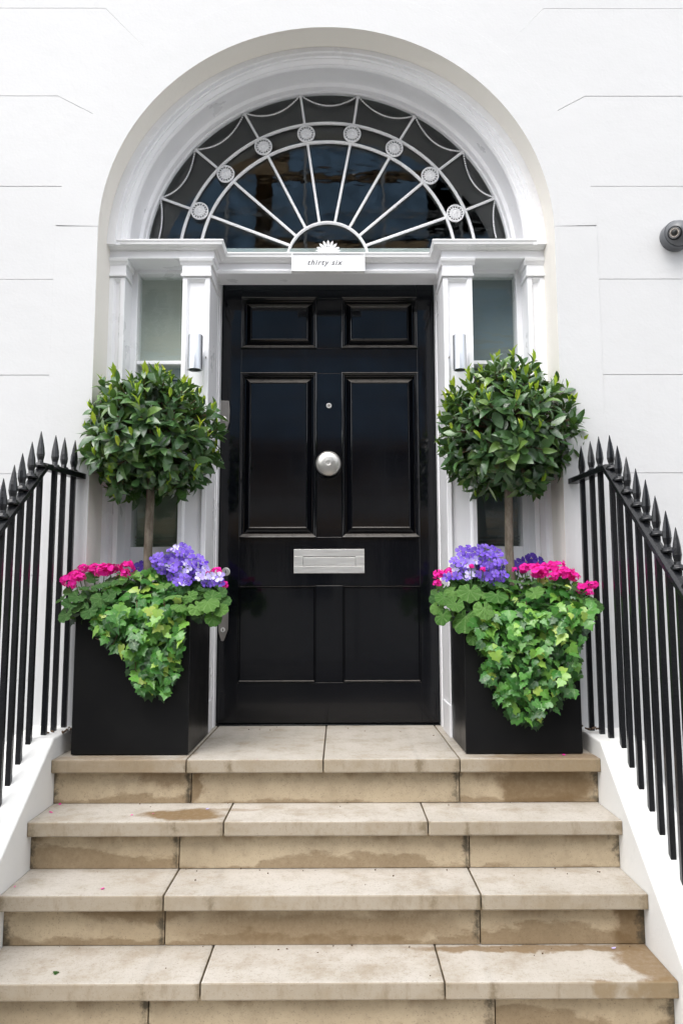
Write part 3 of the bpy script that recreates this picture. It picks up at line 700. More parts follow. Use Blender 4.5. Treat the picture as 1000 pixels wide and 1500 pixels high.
# ------------------------------------------------------------------ security camera
c0 = at(986.5, 348.5, YW-.002); c0.y = YW-.0005
sc = thing('security_camera', 'dark grey dome security camera on the white wall right of the door', 'camera', c0)
MB().lathe([(.060, 0), (.060, .010), (.0585, .020), (.0575, .021), (.0575, .024), (.0585, .025), (.057, .040)], c0, (0, -1, 0), 48).build('mount_ring', M_camgrey, sc, smooth=True, auto=True)
dc = c0+Vector((0, -.034, 0)); dr_ = .0545
MB().lathe([(dr_*cos(a), dr_*sin(a)*.98) for a in [R(4+8*k) for k in range(11)]], dc, (0, -1, 0), 48).build('dome', M_camgrey, sc, smooth=True)
eye = at(987.5, 341, YW-.076); la = (eye-dc).normalized(); base_ = dc+la*(dr_-.010)
MB().lathe([(.0275, .002), (.0275, .0105), (.0260, .0115), (.0255, .004)], base_, la, 40).build('eye_recess', M_dark, sc, smooth=True, auto=True)
MB().lathe([(.0225, 0), (.0225, .016), (.0210, .0175), (.0195, .0165), (.0180, .0160)], base_, la, 40).build('lens_hood', M_camgrey, sc, smooth=True, auto=True)
MB().lathe([(.0190, .004), (.0190, .0168), (.0125, .0170), (.0120, .0160)], base_, la, 32).build('lens_ring', M_camled, sc, smooth=True, auto=True)
u_ = la.orthogonal().normalized(); v_ = la.cross(u_); lm = MB()
for k in range(18):
    a = 2*pi*k/18; c_ = base_+la*.0168+(u_*cos(a)+v_*sin(a))*.0158; lm.lathe([(.0015, 0), (.0015, .0012), (.0008, .0018)], c_, la, 6)
lm.build('infrared_diodes', M_steel, sc)
MB().lathe([(.0118, .004), (.0118, .0172), (.008, .0185), (.001, .019)], base_, la, 28).build('lens', M_camglass, sc, smooth=True)

# ------------------------------------------------------------------ STEPS
st = thing('stone_steps', 'worn sandstone steps with damp stains climbing to the front door', 'steps', (-.0435, Y1, ZG))
XL, XR = -1.0004, .9128; SLAB = .046; NOSE = .038
jl = {0: (-.531, -.054, .422), 1: (-.371, .287), 2: (-.518, .419), 3: (-.373, .284), 4: (-.52, .42), 5: (-.37, .29)}
for k in range(6):
    z = -RISE*k; yf = Y1-GO*k; yb_ = 3.497 if k == 0 else Y1-GO*(k-1)+NOSE+.05
    xs = [XL]+list(jl[k])+[XR]
    for i in range(len(xs)-1):
        g0 = .0018 if i else 0; g1 = .0018 if i < len(xs)-2 else 0; dzj = rnd(-.0012, .0012); dyj = rnd(-.002, .002)
        MB().box(xs[i]+g0, xs[i+1]-g1, yf+dyj, yb_, z-SLAB, z+dzj).build('tread_slab', M_tread, st, bevel=.0045)
    xs = [XL, -.518, .424, XR] if k != 2 else [XL, -.519, .421, XR]
    for i in range(3):
        g0 = .0015 if i else 0; g1 = .0015 if i < 2 else 0
        MB().box(xs[i]+g0, xs[i+1]-g1, yf+NOSE+rnd(-.0015, .0015), yf+NOSE+.05, z-RISE+.001, z-SLAB-.0015).build('riser_stone', M_riser, st, bevel=.002)
m = MB()
for k in range(6): m.box(XL+.002, XR-.002, Y1-GO*k+NOSE+.02, 3.49, -RISE*(k+1)-.0, -RISE*k-SLAB+.02 if k else -.012)
m.build('core', M_mortar, st)
# string walls
def string(s, X0, X1, A, slope, zf, label):
    m = MB(); yA, zA = A
    y1 = 1.70; z1 = zA-slope*(yA-y1)
    m.prismx([(3.02, ZG-.3), (3.02, zf+.004), (yA+.0, zf-.004), (yA-.01, zf-.012), (y1, z1), (y1, ZG-.3)], X0, X1)
    o = m.build('string_wall', M_rough, None, bevel=.006); tag(o, label, 'wall', 'low white walls flanking the steps')
    # subdivide faces for a soft rendered edge
    return o
string(-1, -1.165, XL, (2.79, .058), .690, .075, 'low white rendered wall on the left of the steps carrying iron railings')
string(1, XR, 1.075, (2.77, .046), .7908, .062, 'low white rendered wall on the right of the steps carrying iron railings')

# ------------------------------------------------------------------ RAILINGS
def spear_mesh():
    m = MB(); s_ = .0125
    prof = [(.0155, 0), (.018, .006), (.0155, .012), (.010, .014), (.0105, .022), (.0135, .034), (.0148, .042), (.0132, .064), (.0078, .096), (.0010, .128)]
    n = 4; vs = []
    for i, (r, h_) in enumerate(prof):
        nn_ = 8
        for k in range(nn_):
            a = 2*pi*k/nn_+pi/8; rr = r if i < 4 else r*(1.0 if k % 2 == 0 else .96)
            sx = 1.0 if i < 4 else .80
            vs.append((cos(a)*rr, sin(a)*rr*sx, h_))
    fs = [(i*8+k, i*8+(k+1) % 8, (i+1)*8+(k+1) % 8, (i+1)*8+k) for i in range(len(prof)-1) for k in range(8)]
    m.add(vs, fs+[tuple(range(8))]); return m.mesh('spear_head', M_iron)
SPEAR = spear_mesh()
cm = MB(); cm.lathe([(.012, -.004), (.0215, -.003), (.0235, .002), (.0215, .007), (.013, .009)], (0, 0, 0), (0, 0, 1), 16); COLLAR = cm.mesh('collar', M_iron, True)
def railing(bars, wallpt, bend, label, slope_ext):
    t = thing('iron_railing', label, 'railing', (bars[3][0], bars[3][1], bars[3][2]), 'black iron railings beside the steps')
    pts = []
    for (x, y, zb, zt) in bars:
        zr_ = zt-.128; pts.append(Vector((x, y, zr_+.0)))
        bw = .0092
        b = MB(); b.box(x-bw, x+bw, y-bw, y+bw, zb-.03, zr_)
        o = b.build('baluster', M_iron, t, bevel=.002)
        M = Matrix.Translation((x, y, zr_+.006)) @ Matrix.Rotation(rnd(-.15, .15), 4, 'Z') @ Matrix.Rotation(rnd(-.02, .02), 4, 'Y')
        M = M @ Matrix.Diagonal((1, 1, rnd(.97, 1.03), 1))
        place('spear_head', SPEAR, M, o); place('collar', COLLAR, Matrix.Translation((x, y, zr_+.004)), o)
    # handrail: ribbon through the points, ending at the wall
    rp = [Vector(wallpt)]+[p for p in pts]
    # smooth: slope part and level part joined at the bend
    w_, hh = .019, .013
    lev = [Vector(wallpt), Vector(bend)]
    f = pts[-1]+(pts[-1]-pts[-4]).normalized()*.15
    lev.append(f)
    vs = []
    for i, p in enumerate(lev):
        d = (lev[min(i+1, 2)]-lev[max(i-1, 0)]); d.z = 0; d.normalize(); sd = Vector((d.y, -d.x, 0))*w_
        up = Vector((0, 0, hh)); vs += [p-sd-up, p+sd-up, p+sd*1.0+up*.6, p+sd*.35+up, p-sd*.35+up, p-sd+up*.6]
    m = MB(); m.add(vs, [(i*6+k, i*6+(k+1) % 6, (i+1)*6+(k+1) % 6, (i+1)*6+k) for i in range(2) for k in range(6)]+[tuple(range(6)), tuple(range(12, 18))])
    m.build('handrail', M_iron, t, bevel=.002)
LB = [(-1.035, 2.985, .075, 1.170), (-1.050, 2.92, .075, 1.168), (-1.058, 2.848, .075, 1.166)]
Lz = [(-1.083, 2.775, 1.160), (-1.085, 2.700, 1.108), (-1.085, 2.625, 1.052), (-1.084, 2.551, .995), (-1.084, 2.480, .941)]
for x, y, zt in Lz: LB.append((x, y, min(.07, .058-.690*(2.79-y)), zt))
dzt = (1.108-.941)/(2.700-2.480)
for k in range(1, 9):
    y = 2.480-.0735*k; LB.append((-1.084, y, .058-.690*(2.79-y), .941-dzt*.0735*k))
railing(LB, (-1.012, 3.018, 1.040), (-1.080, 2.80, 1.042), 'black spear topped iron railing on the left of the steps', .69)
RB = [(.948, 2.965, .068, 1.146), (.9645, 2.90, .066, 1.152), (.973, 2.83, .062, 1.153), (.988, 2.755, .055, 1.143)]
Rz = [(.989, 2.690, 1.092), (.992, 2.622, 1.038), (.998, 2.556, .984), (1.000, 2.490, .931), (1.004, 2.425, .876), (1.008, 2.360, .819)]
for x, y, zt in Rz: RB.append((x, y, .046-.7908*(2.77-y), zt))
for k in range(1, 8):
    y = 2.360-.066*k; RB.append((1.008, y, .046-.7908*(2.77-y), .819-.0555*k))
railing(RB, (.9249, 3.018, 1.018), (.980, 2.775, 1.030), 'black spear topped iron railing on the right of the steps', .79)
# bits of iron at the foot of the return
for s, x, y in ((-1, -1.02, 2.93), (1, .945, 2.96)):
    m = MB(); 
    for k in range(9): 
        c = Vector((x+rnd(-.03, .03), y+rnd(-.06, .03), .075)); m.tube([c, c+Vector((rnd(-.02, .02), rnd(-.02, .02), .004))], .0035, 5)
    o = m.build('leaf_litter', M_twig, None, kind='stuff'); tag(o, 'dark twiggy litter at the foot of the %s railing against the wall' % ('left' if s < 0 else 'right'), 'litter')

# ------------------------------------------------------------------ PLANTERS
PW, PD_, PH, PY = .4193, .4307, .5107, 2.8408
def planter(x0, label):
    t = thing('planter', label, 'planter', (x0+PW/2, PY+PD_/2, 0), 'tall square black planters')
    m = MB(); w = .014; x1 = x0+PW; y1 = PY+PD_; z0 = .004
    out_ = [(x0, PY), (x1, PY), (x1, y1), (x0, y1)]; inn = [(x0+w, PY+w), (x1-w, PY+w), (x1-w, y1-w), (x0+w, y1-w)]
    vs = [(x, y, z0) for x, y in out_]+[(x, y, PH) for x, y in out_]+[(x, y, PH) for x, y in inn]+[(x, y, PH-.1) for x, y in inn]
    fs = [(0, 1, 2, 3)]+[(i, (i+1) % 4, 4+(i+1) % 4, 4+i) for i in range(4)]+[(4+i, 4+(i+1) % 4, 8+(i+1) % 4, 8+i) for i in range(4)]+[(8+i, 8+(i+1) % 4, 12+(i+1) % 4, 12+i) for i in range(4)]
    m.add(vs, fs); m.build('box', M_planter, t, bevel=.003)
    MB().box(x0+w, x1-w, PY+w, y1-w, PH-.12, PH-.035).build('soil', M_soil, t)
    return t
PLX, PRX = -.9577, .4547
planter(PLX, 'tall square black planter on the left of the door, ivy hanging from its front left')
planter(PRX, 'tall square black planter on the right of the door, ivy covering most of its front')

# ------------------------------------------------------------------ leaf meshes
def leaf_blade(rows, halfw, fold, curl, mat, name, L=1.0, twist=0):
    m = MB(); vs = []
    for i in range(rows+1):
        t = i/rows; w = halfw(t); z = curl*sin(pi*t*.8)-curl*1.3*t*t
        for s in (-1, -.5, 0, .5, 1) if False else (-1, 0, 1):
            vs.append((s*w, t*L, z+abs(s)*w*fold+s*twist*t*w))
    fs = [(i*3+k, i*3+k+1, (i+1)*3+k+1, (i+1)*3+k) for i in range(rows) for k in range(2)]
    m.add(vs, fs); me = m.mesh(name, mat, True)
    at_ = me.attributes.new('vein', 'FLOAT', 'POINT')
    for i in range(len(me.vertices)): at_.data[i].value = 1.0 if i % 3 == 1 else 0
    return me
def bw(t, w=.23, tip=.55): return max(.004, w*(sin(pi*min(1, t**.85))**.75)) if 0 < t < 1 else .004
BAY = [leaf_blade(5, lambda t, w=w: bw(t, w), f, c, M_bay, 'bay_leaf') for w, f, c in ((.21, .35, .08), (.19, .45, .14), (.23, .25, .05), (.22, .4, .18), (.20, .15, -.06))]
BAYD = [leaf_blade(3, lambda t: bw(t, .20), .3, .1, M_bayd, 'bay_leaf_inner')]
SH = leaf_blade(3, lambda t: bw(t, .15), .5, .08, M_shoot, 'shoot_leaf')
def shoot_mesh(k):
    random.seed(100+k); m = MB()
    for i in range(random.choice((3, 4, 5))):
        a = rnd(0, 2*pi); d = Vector((cos(a)*rnd(.1, .5), sin(a)*rnd(.1, .5), 1)); merge_into(m, SH, frame((0, 0, 0), d, Vector((-cos(a), -sin(a), .3)), rnd(.6, 1)))
    return m.mesh('new_shoot', M_shoot, True)
SHOOTS = [shoot_mesh(k) for k in range(6)]
random.seed(11)
def lobed(pts, mat, name, dome=.06, fold=.1, seed=0):
    rr = random.Random(seed); m = MB(); vs = [(0, .0, 0.0)]; n = len(pts)
    for (x, y) in pts: vs.append((x, y, -dome*(x*x+(y-.4)**2)*2.4+abs(x)*fold+rr.uniform(-.03, .03)))
    c = (0, .38, .02); vs.append(c)
    fs = [(n+1, i+1, i+2) for i in range(n-1)]+[(n+1, n, 0), (n+1, 0, 1)]
    m.add(vs, fs); me = m.mesh(name, mat, True)
    at_ = me.attributes.new('vein', 'FLOAT', 'POINT'); at_.data[n+1].value = 1.0; at_.data[0].value = 1.0
    return me
def ivypts(w, l, s1, seed):
    rr = random.Random(seed); j = lambda: rr.uniform(-.025, .025)
    r = [(.14, -.12), (.36*w, -.08), (.51*w, .12*s1), (.34*w, .29), (.46*w, .48), (.25*w, .56), (.12, .76*l), (0, 1.0*l)]
    R_ = [(x+j(), y+j()) for x, y in r]; L_ = [(-x+j(), y+j()) for x, y in r[:-1]][::-1]
    return R_+L_
IVY = [lobed(ivypts(w, l, s1, i), M_ivy, 'ivy_leaf', dm, fd, i) for i, (w, l, s1, dm, fd) in enumerate(((1, 1, 1, .10, .10), (1.15, .92, .8, .16, .05), (.85, 1.08, 1.2, .06, .2), (1.05, 1, 1.1, .2, -.05), (.95, .95, .9, .12, .25)))]
IVYD = lobed(ivypts(1.1, 1, 1, 9), M_ivyd, 'ivy_leaf_inner', .1, .1, 9)
def roundleaf(mat, name, n, scal, cup, seed):
    rr = random.Random(seed); m = MB(); vs = [(0, 0, 0)]; 
    for ring_ in (.30, .55, .80, 1.0):
        for i in range(n+1):
            a = -pi/2+.16+(2*pi-.32)*i/n; w = 1+(scal*(abs(sin(a*4.5))**.6-.5) if ring_ == 1.0 else 0)+(rr.uniform(-.03, .03) if ring_ > .9 else 0)
            r_ = .5*ring_*w; ruff = .045*ring_*cos(a*9+seed)+.03*ring_*sin(a*4+seed*2)*(1 if ring_ > .5 else .6)
            vs.append((cos(a)*r_, .12+sin(a)*r_, cup*ring_*ring_*.5+ruff))
    k = n+1; fs = [(0, i+1, i+2) for i in range(n)]
    for q_ in range(3): fs += [(1+q_*k+i, 1+(q_+1)*k+i, 1+(q_+1)*k+i+1, 1+q_*k+i+1) for i in range(n)]
    m.add(vs, fs); me = m.mesh(name, mat, True)
    at_ = me.attributes.new('vein', 'FLOAT', 'POINT')
    for i in range(len(vs)):
        at_.data[i].value = 1.0 if i == 0 or ((i-1) % k) % 4 == 2 else .2
    return me
GER = [roundleaf(M_ger, 'geranium_leaf', 24, .14, c, i) for i, c in enumerate((.15, -.12, .25))]
PRI = [roundleaf(M_prim, 'primula_leaf', 28, .08, c, i+5) for i, c in enumerate((-.15, -.28, .08))]

# ------------------------------------------------------------------ BAY TREES
CAMP = Vector((0, 0, EYE))
def baytree(px, py, rpx, rpy, stem_top, stem_bot, label, seed):
    random.seed(seed)
    YC = PY+PD_/2; c = at(px, py, YC); k = (at(px+100, py, YC).x-c.x)/100; RR = Vector((rpx*k, rpx*k*.97, rpy*k))
    s0 = at(*stem_bot, YC); s1 = at(*stem_top, YC)
    t = thing('bay_tree', label, 'tree', (s0.x, YC, PH-.035), 'clipped bay trees in black planters')
    base = Vector((s0.x+.002, YC, PH-.06)); top = Vector((c.x, YC, c.z-.02))
    pts = [base, base.lerp(s1, .3)+Vector((.003, 0, 0)), base.lerp(s1, .62)+Vector((-.003, .002, 0)), s1, s1.lerp(top, .5), top]
    m = MB(); m.tube(pts, [.0185, .0175, .0168, .0165, .015, .010], 12); m.build('trunk', M_bark, t, smooth=True)
    leaves = []; shoots = []; tw = MB(); tocam0 = (CAMP-c).normalized()
    N_ = 175; ga = pi*(3-sqrt(5))
    for i in range(N_):
        zz = 1-2*(i+.5)/N_; rr_ = sqrt(1-zz*zz); a = ga*i
        d = (Vector((rr_*cos(a), rr_*sin(a), zz))+rvec()*.16).normalized()
        if d.z < -.93: continue
        lump = 1+.03*sin(d.x*5+seed)+.03*sin(d.z*6+d.y*4+seed*2)
        rad = rnd(.80, .93)*lump*(1 if d.z > -.4 else .93)
        tip = c+Vector((d.x*RR.x, d.y*RR.y, d.z*RR.z))*rad
        ax_ = (d*.8+Vector((0, 0, .42 if d.z > -.5 else -.05))+rvec()*.28).normalized()
        st_ = c+Vector((d.x*RR.x, d.y*RR.y, d.z*RR.z))*rad*.25
        tw.tube([st_, st_.lerp(tip, .55)+rvec()*.012, tip], [.004, .003, .002], 4)
        n = random.randint(6, 9); a0 = rnd(0, 2*pi); u = ax_.orthogonal().normalized(); w_ = ax_.cross(u)
        for j in range(n):
            f = j/(n-1); an = a0+j*2.4; th = R(lerp(30, 96, f)+rnd(-10, 10))
            side = u*cos(an)+w_*sin(an); dr = (ax_*cos(th)+side*sin(th)+Vector((0, 0, -.18*f))+rvec()*.1).normalized()
            pos = tip-ax_*(.008+.050*f)+side*.003
            nrm = (ax_*1.0-side*.35+rvec()*.25)
            L = rnd(.060, .092)*(lerp(.72, 1, min(1, f*1.6)))
            leaves.append((d, frame(pos, dr, nrm, L, L*rnd(.9, 1.2)), random.randrange(5)))
        if random.random() < (.78 if d.z > .25 else .48 if d.z > -.35 else .15):
            a_ = (ax_*.45+Vector((0, 0, .9))+rvec()*.12).normalized(); shoots.append(frame(tip+ax_*.014+tocam0*.012, a_.orthogonal(), a_, rnd(.040, .066)))
    tw.build('branches', M_twig, t, kind='stuff')
    tocam = (CAMP-c).normalized()
    def score(l):
        M = l[1]; nz = M.col[2].to_3d().normalized(); p = M.translation; dc = (CAMP-p).normalized()
        return (p-c).normalized().dot(tocam)+.3*abs(nz.dot(dc))+.5*((p-c).length/RR.x-.8)
    leaves.sort(key=score, reverse=True)
    for d, M, v in leaves[:300]: place('leaf', BAY[v], M, t)
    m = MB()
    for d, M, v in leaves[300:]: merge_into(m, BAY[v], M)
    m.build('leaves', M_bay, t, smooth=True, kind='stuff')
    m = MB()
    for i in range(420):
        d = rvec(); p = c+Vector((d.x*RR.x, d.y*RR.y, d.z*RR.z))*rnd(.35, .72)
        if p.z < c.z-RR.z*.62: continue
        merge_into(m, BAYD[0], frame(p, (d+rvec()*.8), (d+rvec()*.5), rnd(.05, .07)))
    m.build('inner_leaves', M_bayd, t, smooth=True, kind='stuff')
    for i, M in enumerate(shoots):
        place('new_shoot', SHOOTS[i % 6], M, t)
    return t
baytree(222, 643, 105, 110, (220, 742), (215.5, 835), 'clipped ball bay tree in the left planter, its leaves touching the grey door lock plate', 3)
baytree(742, 637, 109, 113, (744.5, 738), (746, 820), 'clipped ball bay tree in the right planter, slightly larger and higher', 21)

# ------------------------------------------------------------------ UNDERPLANTING
def inpoly(x, y, P):
    c = False; n = len(P)
    for i in range(n):
        x1, y1 = P[i]; x2, y2 = P[(i+1) % n]
        if (y1 > y) != (y2 > y) and x < (x2-x1)*(y-y1)/(y2-y1)+x1: c = not c
    return c
def ivy(root_x, mound, hang, nm, nh, trails, label, seed, lowfac=1.0):
    random.seed(seed)
    t = thing('ivy', label, 'plant', (root_x, PY+.08, PH-.035), 'ivy trailing from the planters')
    leaves = []; inner = MB()
    def samp(P, n, mind):
        xs = [p[0] for p in P]; ys = [p[1] for p in P]; out = []; tries = 0
        while len(out) < n and tries < n*40:
            tries += 1; x, y = rnd(min(xs), max(xs)), rnd(min(ys), max(ys))
            if inpoly(x, y, P) and all((x-a)**2+(y-b)**2 > mind*mind for a, b in out[-400:]): out.append((x, y))
        return out
    for x, y in samp(hang, int(nh*.8), 6.2):
        lump_ = .035*(1+sin(x*.11+seed)*sin(y*.09+seed)); Y = PY-.010-rnd(0, .04)-lump_; p = at(x, y, Y)
        d = Vector((rnd(-1.1, 1.1), rnd(-.7, .2), -1+rnd(0, .5))); n_ = Vector((rnd(-.9, .9), -1, rnd(-.1, 1.6)))
        sc = rnd(.022, .048)
        leaves.append((Y, frame(p-d.normalized()*sc*.4, d, n_, sc, sc*rnd(.9, 1.15))))
    for x, y in samp(mound, nm, 5.5):
        f = max(0, min(1, (900-y)/65)); Y = PY-.05+f*.20+rnd(-.02, .03); p = at(x, y, Y)
        d = Vector((rnd(-1, 1), rnd(-.9, .1), rnd(-.9, .1))); n_ = Vector((rnd(-.5, .5), -.6, rnd(.5, 1.3)))
        sc = rnd(.032, .056)
        leaves.append((Y, frame(p-d.normalized()*sc*.4, d, n_, sc, sc*rnd(.9, 1.15))))
    leaves.sort(key=lambda l: l[0])
    for Y, M in leaves[:300]: place('leaf', random.choice(IVY), M, t)
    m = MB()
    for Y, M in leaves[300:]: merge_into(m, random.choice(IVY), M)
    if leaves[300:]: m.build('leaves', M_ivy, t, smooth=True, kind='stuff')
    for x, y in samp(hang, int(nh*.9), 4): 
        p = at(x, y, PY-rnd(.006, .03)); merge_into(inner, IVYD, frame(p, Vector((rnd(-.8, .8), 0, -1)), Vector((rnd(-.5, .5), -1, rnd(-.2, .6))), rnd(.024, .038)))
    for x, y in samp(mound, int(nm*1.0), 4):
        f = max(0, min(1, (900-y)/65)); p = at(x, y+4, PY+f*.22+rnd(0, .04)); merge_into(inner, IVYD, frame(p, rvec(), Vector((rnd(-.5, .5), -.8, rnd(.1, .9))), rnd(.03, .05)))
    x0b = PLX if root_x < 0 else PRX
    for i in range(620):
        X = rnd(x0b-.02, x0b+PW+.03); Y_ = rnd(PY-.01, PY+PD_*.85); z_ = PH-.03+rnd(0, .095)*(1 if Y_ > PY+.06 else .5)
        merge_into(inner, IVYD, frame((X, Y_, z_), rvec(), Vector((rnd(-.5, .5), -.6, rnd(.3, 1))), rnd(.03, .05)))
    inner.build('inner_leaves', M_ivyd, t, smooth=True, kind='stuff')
    for tr in trails:
        P = [at(x, y, PY-.02-.02*sin(i)) for i, (x, y) in enumerate(tr)]; m = MB(); m.tube(P, .0016, 5); m.build('stem', M_twig, t)
    return t
ivy(-.76, [(150, 862), (170, 842), (205, 838), (240, 840), (262, 852), (270, 870), (268, 900), (240, 915), (160, 908), (138, 890)],
    [(135, 895), (268, 893), (272, 905), (268, 920), (266, 940), (262, 965), (262, 985), (250, 1000), (246, 1018), (212, 1018), (196, 1003), (186, 975), (180, 955), (160, 950), (150, 935), (136, 925)],
    105, 215, [[(170, 890), (175, 925), (165, 945), (140, 935)], [(200, 880), (205, 930), (198, 980), (215, 1010)], [(240, 880), (250, 940), (240, 1000)], [(262, 890), (268, 925), (262, 970)]],
    'bright green ivy hanging in a narrow point down the left planter', 5)
ivy(.72, [(700, 880), (745, 862), (770, 850), (800, 850), (830, 848), (855, 862), (868, 882), (868, 905), (845, 915), (705, 915)],
    [(692, 905), (862, 900), (868, 918), (858, 930), (848, 945), (850, 985), (838, 1005), (846, 1020), (836, 1022), (822, 1010), (815, 1045), (800, 1030), (792, 1052), (786, 1062), (765, 1056), (745, 1048), (738, 1032), (724, 1028), (724, 1005), (708, 1000), (706, 980), (714, 960), (700, 955), (704, 935), (690, 925)],
    120, 330, [[(720, 890), (712, 950), (720, 1000), (760, 1045)], [(770, 880), (775, 960), (765, 1020), (785, 1055)], [(830, 890), (840, 960), (830, 1010)], [(800, 900), (805, 970), (812, 1035)]],
    'variegated green ivy spread over the whole front of the right planter', 9)

def round_plant(name, label, cat, root, specs, meshes, sc0, seed, group=None, stemsrc=None):
    random.seed(seed); t = thing(name, label, cat, root, group)
    st_ = MB()
    for (x, y, rpx, Y, tilt) in specs:
        p = at(x, y, Y); k = (at(x+1, y, Y).x-p.x); sc = rpx*k*2.1
        out = Vector((p.x-root[0], p.y-root[1], 0)); out = out.normalized() if out.length > .01 else Vector((0, -1, 0)); Y += rnd(-.02, .015); p = at(x, y, Y)
        d = (out*.7+Vector((0, 0, -tilt))+rvec()*.25).normalized(); n_ = Vector((out.x*.5*tilt, -.45-.6*tilt, 1.0-.3*tilt))+rvec()*.5
        M = frame(p, d, n_, sc); place('leaf', random.choice(meshes), M, t)
        b = Vector((root[0], root[1], PH-.03)).lerp(p, .35); b.z = PH-.02
        e = M.translation; st_.tube([b, b.lerp(e, .6)+Vector((0, 0, .02)), e-n_.normalized()*.002], .0022, 5)
    st_.build('stems', M_stem, t, kind='stuff')
    return t
# florets
def floret(petals, L, W, cup, mat, name, seed=0):
    rr = random.Random(seed); m = MB()
    for i in range(petals):
        a = 2*pi*i/petals+rr.uniform(-.12, .12); l = L*rr.uniform(.9, 1.08); w = W*rr.uniform(.9, 1.1); d = Vector((cos(a), sin(a), 0)); s_ = Vector((-sin(a), cos(a), 0))
        P = [d*l*.08, d*l*.45+s_*w*.75+Vector((0, 0, cup*.5)), d*l*.85+s_*w*.85+Vector((0, 0, cup*.9+rr.uniform(-.02, .04)*L)), d*l+Vector((0, 0, cup*1.0)), d*l*.85-s_*w*.85+Vector((0, 0, cup*.9+rr.uniform(-.02, .04)*L)), d*l*.45-s_*w*.75+Vector((0, 0, cup*.5)), d*l*.55+Vector((0, 0, cup*.35))]
        P = [p+Vector((0, 0, i*.0004)) for p in P]
        m.add(P, [(0, 1, 6), (1, 2, 6), (2, 3, 6), (3, 4, 6), (4, 5, 6), (5, 0, 6)])
    m.mi = 1; m.lathe([(L*.10, -.0005), (L*.09, L*.10), (L*.03, L*.14)], (0, 0, 0), (0, 0, 1), 6)
    return m.mesh(name, [mat, M_eye], True)
VIO = [floret(5, .0195, .0085, .004, mt, 'violet_flower', i) for i, mt in enumerate((M_purple, M_purple, M_purple2, M_purple, M_purple))]
PAN = [floret(5, .024, .0125, .003, M_pansy, 'pansy_flower', i) for i in range(2)]
PF = floret(5, .0115, .0055, .002, M_pink, 'pink_floret', 3)
def pinkhead(k):
    random.seed(40+k); m = MB(); m2 = []
    for i in range(26):
        d = rvec(); d.z = d.z*.75+.25
        if d.z < -.45: continue
        d.normalize(); p = d*rnd(.62, .95); merge_into(m, PF, frame(p, d.orthogonal()+rvec()*.5, d+rvec()*.35, rnd(.9, 1.1)/.030))
    return m.mesh('flower_head', M_pink, True)
HEADS = [pinkhead(k) for k in range(4)]
def geranium(label, root, heads, leaves, seed):
    t = round_plant('geranium', label, 'flower', root, leaves, GER, 1, seed, 'pink geraniums in the planters')
    sm = MB()
    for (x, y, r, Y) in heads:
        p = at(x, y, Y); k = at(x+1, y, Y).x-p.x; sc = r*k*1.12
        M = Matrix.Translation(p) @ Matrix.Rotation(rnd(0, 6), 4, 'Z') @ Matrix.Diagonal((sc*rnd(.95, 1.1), sc, sc*rnd(.85, 1), 1))
        place('flower_head', random.choice(HEADS), M, t)
        b = Vector((lerp(root[0], p.x, .5), lerp(root[1], p.y, .5), PH-.02)); sm.tube([b, p-Vector((0, 0, sc*.5))], .002, 5)
    sm.build('flower_stems', M_stem, t, kind='stuff'); return t
geranium('bright pink geranium with dark scalloped leaves at the left edge of the left planter', (-.90, 2.95, PH-.03),
    [(102, 852, 11, 2.88), (110, 845, 10, 2.92), (122, 834, 8, 2.98), (118, 846, 8, 2.9), (139, 834, 9, 2.98), (153, 837, 12, 2.94), (163, 836, 11, 2.96), (186, 831, 10, 2.98), (184, 841, 7, 2.95)],
    [(98, 898, 12, 2.80, 1.1), (104, 884, 11, 2.82, .7), (115, 873, 12, 2.84, .5), (132, 892, 13, 2.80, .9), (130, 864, 13, 2.86, .3), (148, 855, 13, 2.88, .2), (148, 876, 13, 2.82, .6), (118, 890, 11, 2.80, .8), (106, 866, 10, 2.9, .3), (163, 858, 12, 2.88, .2), (160, 872, 10, 2.84, .5), (92, 878, 8, 2.86, .6), (175, 853, 10, 2.92, .2), (194, 846, 9, 2.94, .1), (137, 848, 10, 2.95, .1)], 31)
geranium('small pink geranium blooms at the right edge of the left planter beside the violets', (-.60, 2.98, PH-.03),
    [(318, 838, 7, 2.93), (328, 857, 6, 2.88), (302, 838, 5, 2.92)],
    [(322, 868, 9, 2.86, .6), (328, 880, 9, 2.84, .8), (310, 866, 9, 2.88, .3), (318, 890, 9, 2.82, .9), (298, 862, 9, 2.9, .2)], 32)
geranium('small pink geranium blooms at the left edge of the right planter beside the violets', (.50, 2.96, PH-.03),
    [(642, 842, 8, 2.92), (657, 840, 8, 2.94), (640, 855, 6, 2.88), (690, 830, 4, 2.86), (707, 834, 4, 2.86)],
    [(640, 868, 8, 2.88, .5), (648, 862, 9, 2.9, .3), (636, 876, 7, 2.86, .8)], 33)
geranium('large bright pink geranium blooming along the right half of the right planter', (.75, 2.98, PH-.03),
    [(768, 833, 8, 2.96), (780, 834, 10, 2.96), (790, 839, 12, 2.92), (799, 834, 10, 2.96), (815, 831, 11, 2.96), (822, 840, 10, 2.92), (831, 842, 11, 2.92), (840, 846, 8, 2.9), (852, 862, 9, 2.86), (866, 858, 8, 2.86), (862, 868, 6, 2.84), (753, 834, 4, 2.9), (809, 845, 7, 2.90)],
    [(754, 850, 11, 2.88, .2), (775, 854, 11, 2.88, .2), (810, 856, 10, 2.88, .2), (845, 862, 9, 2.86, .4), (862, 880, 10, 2.84, .5), (735, 855, 10, 2.88, .3), (766, 846, 9, 2.93, .1), (822, 858, 9, 2.9, .3), (872, 888, 9, 2.82, .8)], 34)
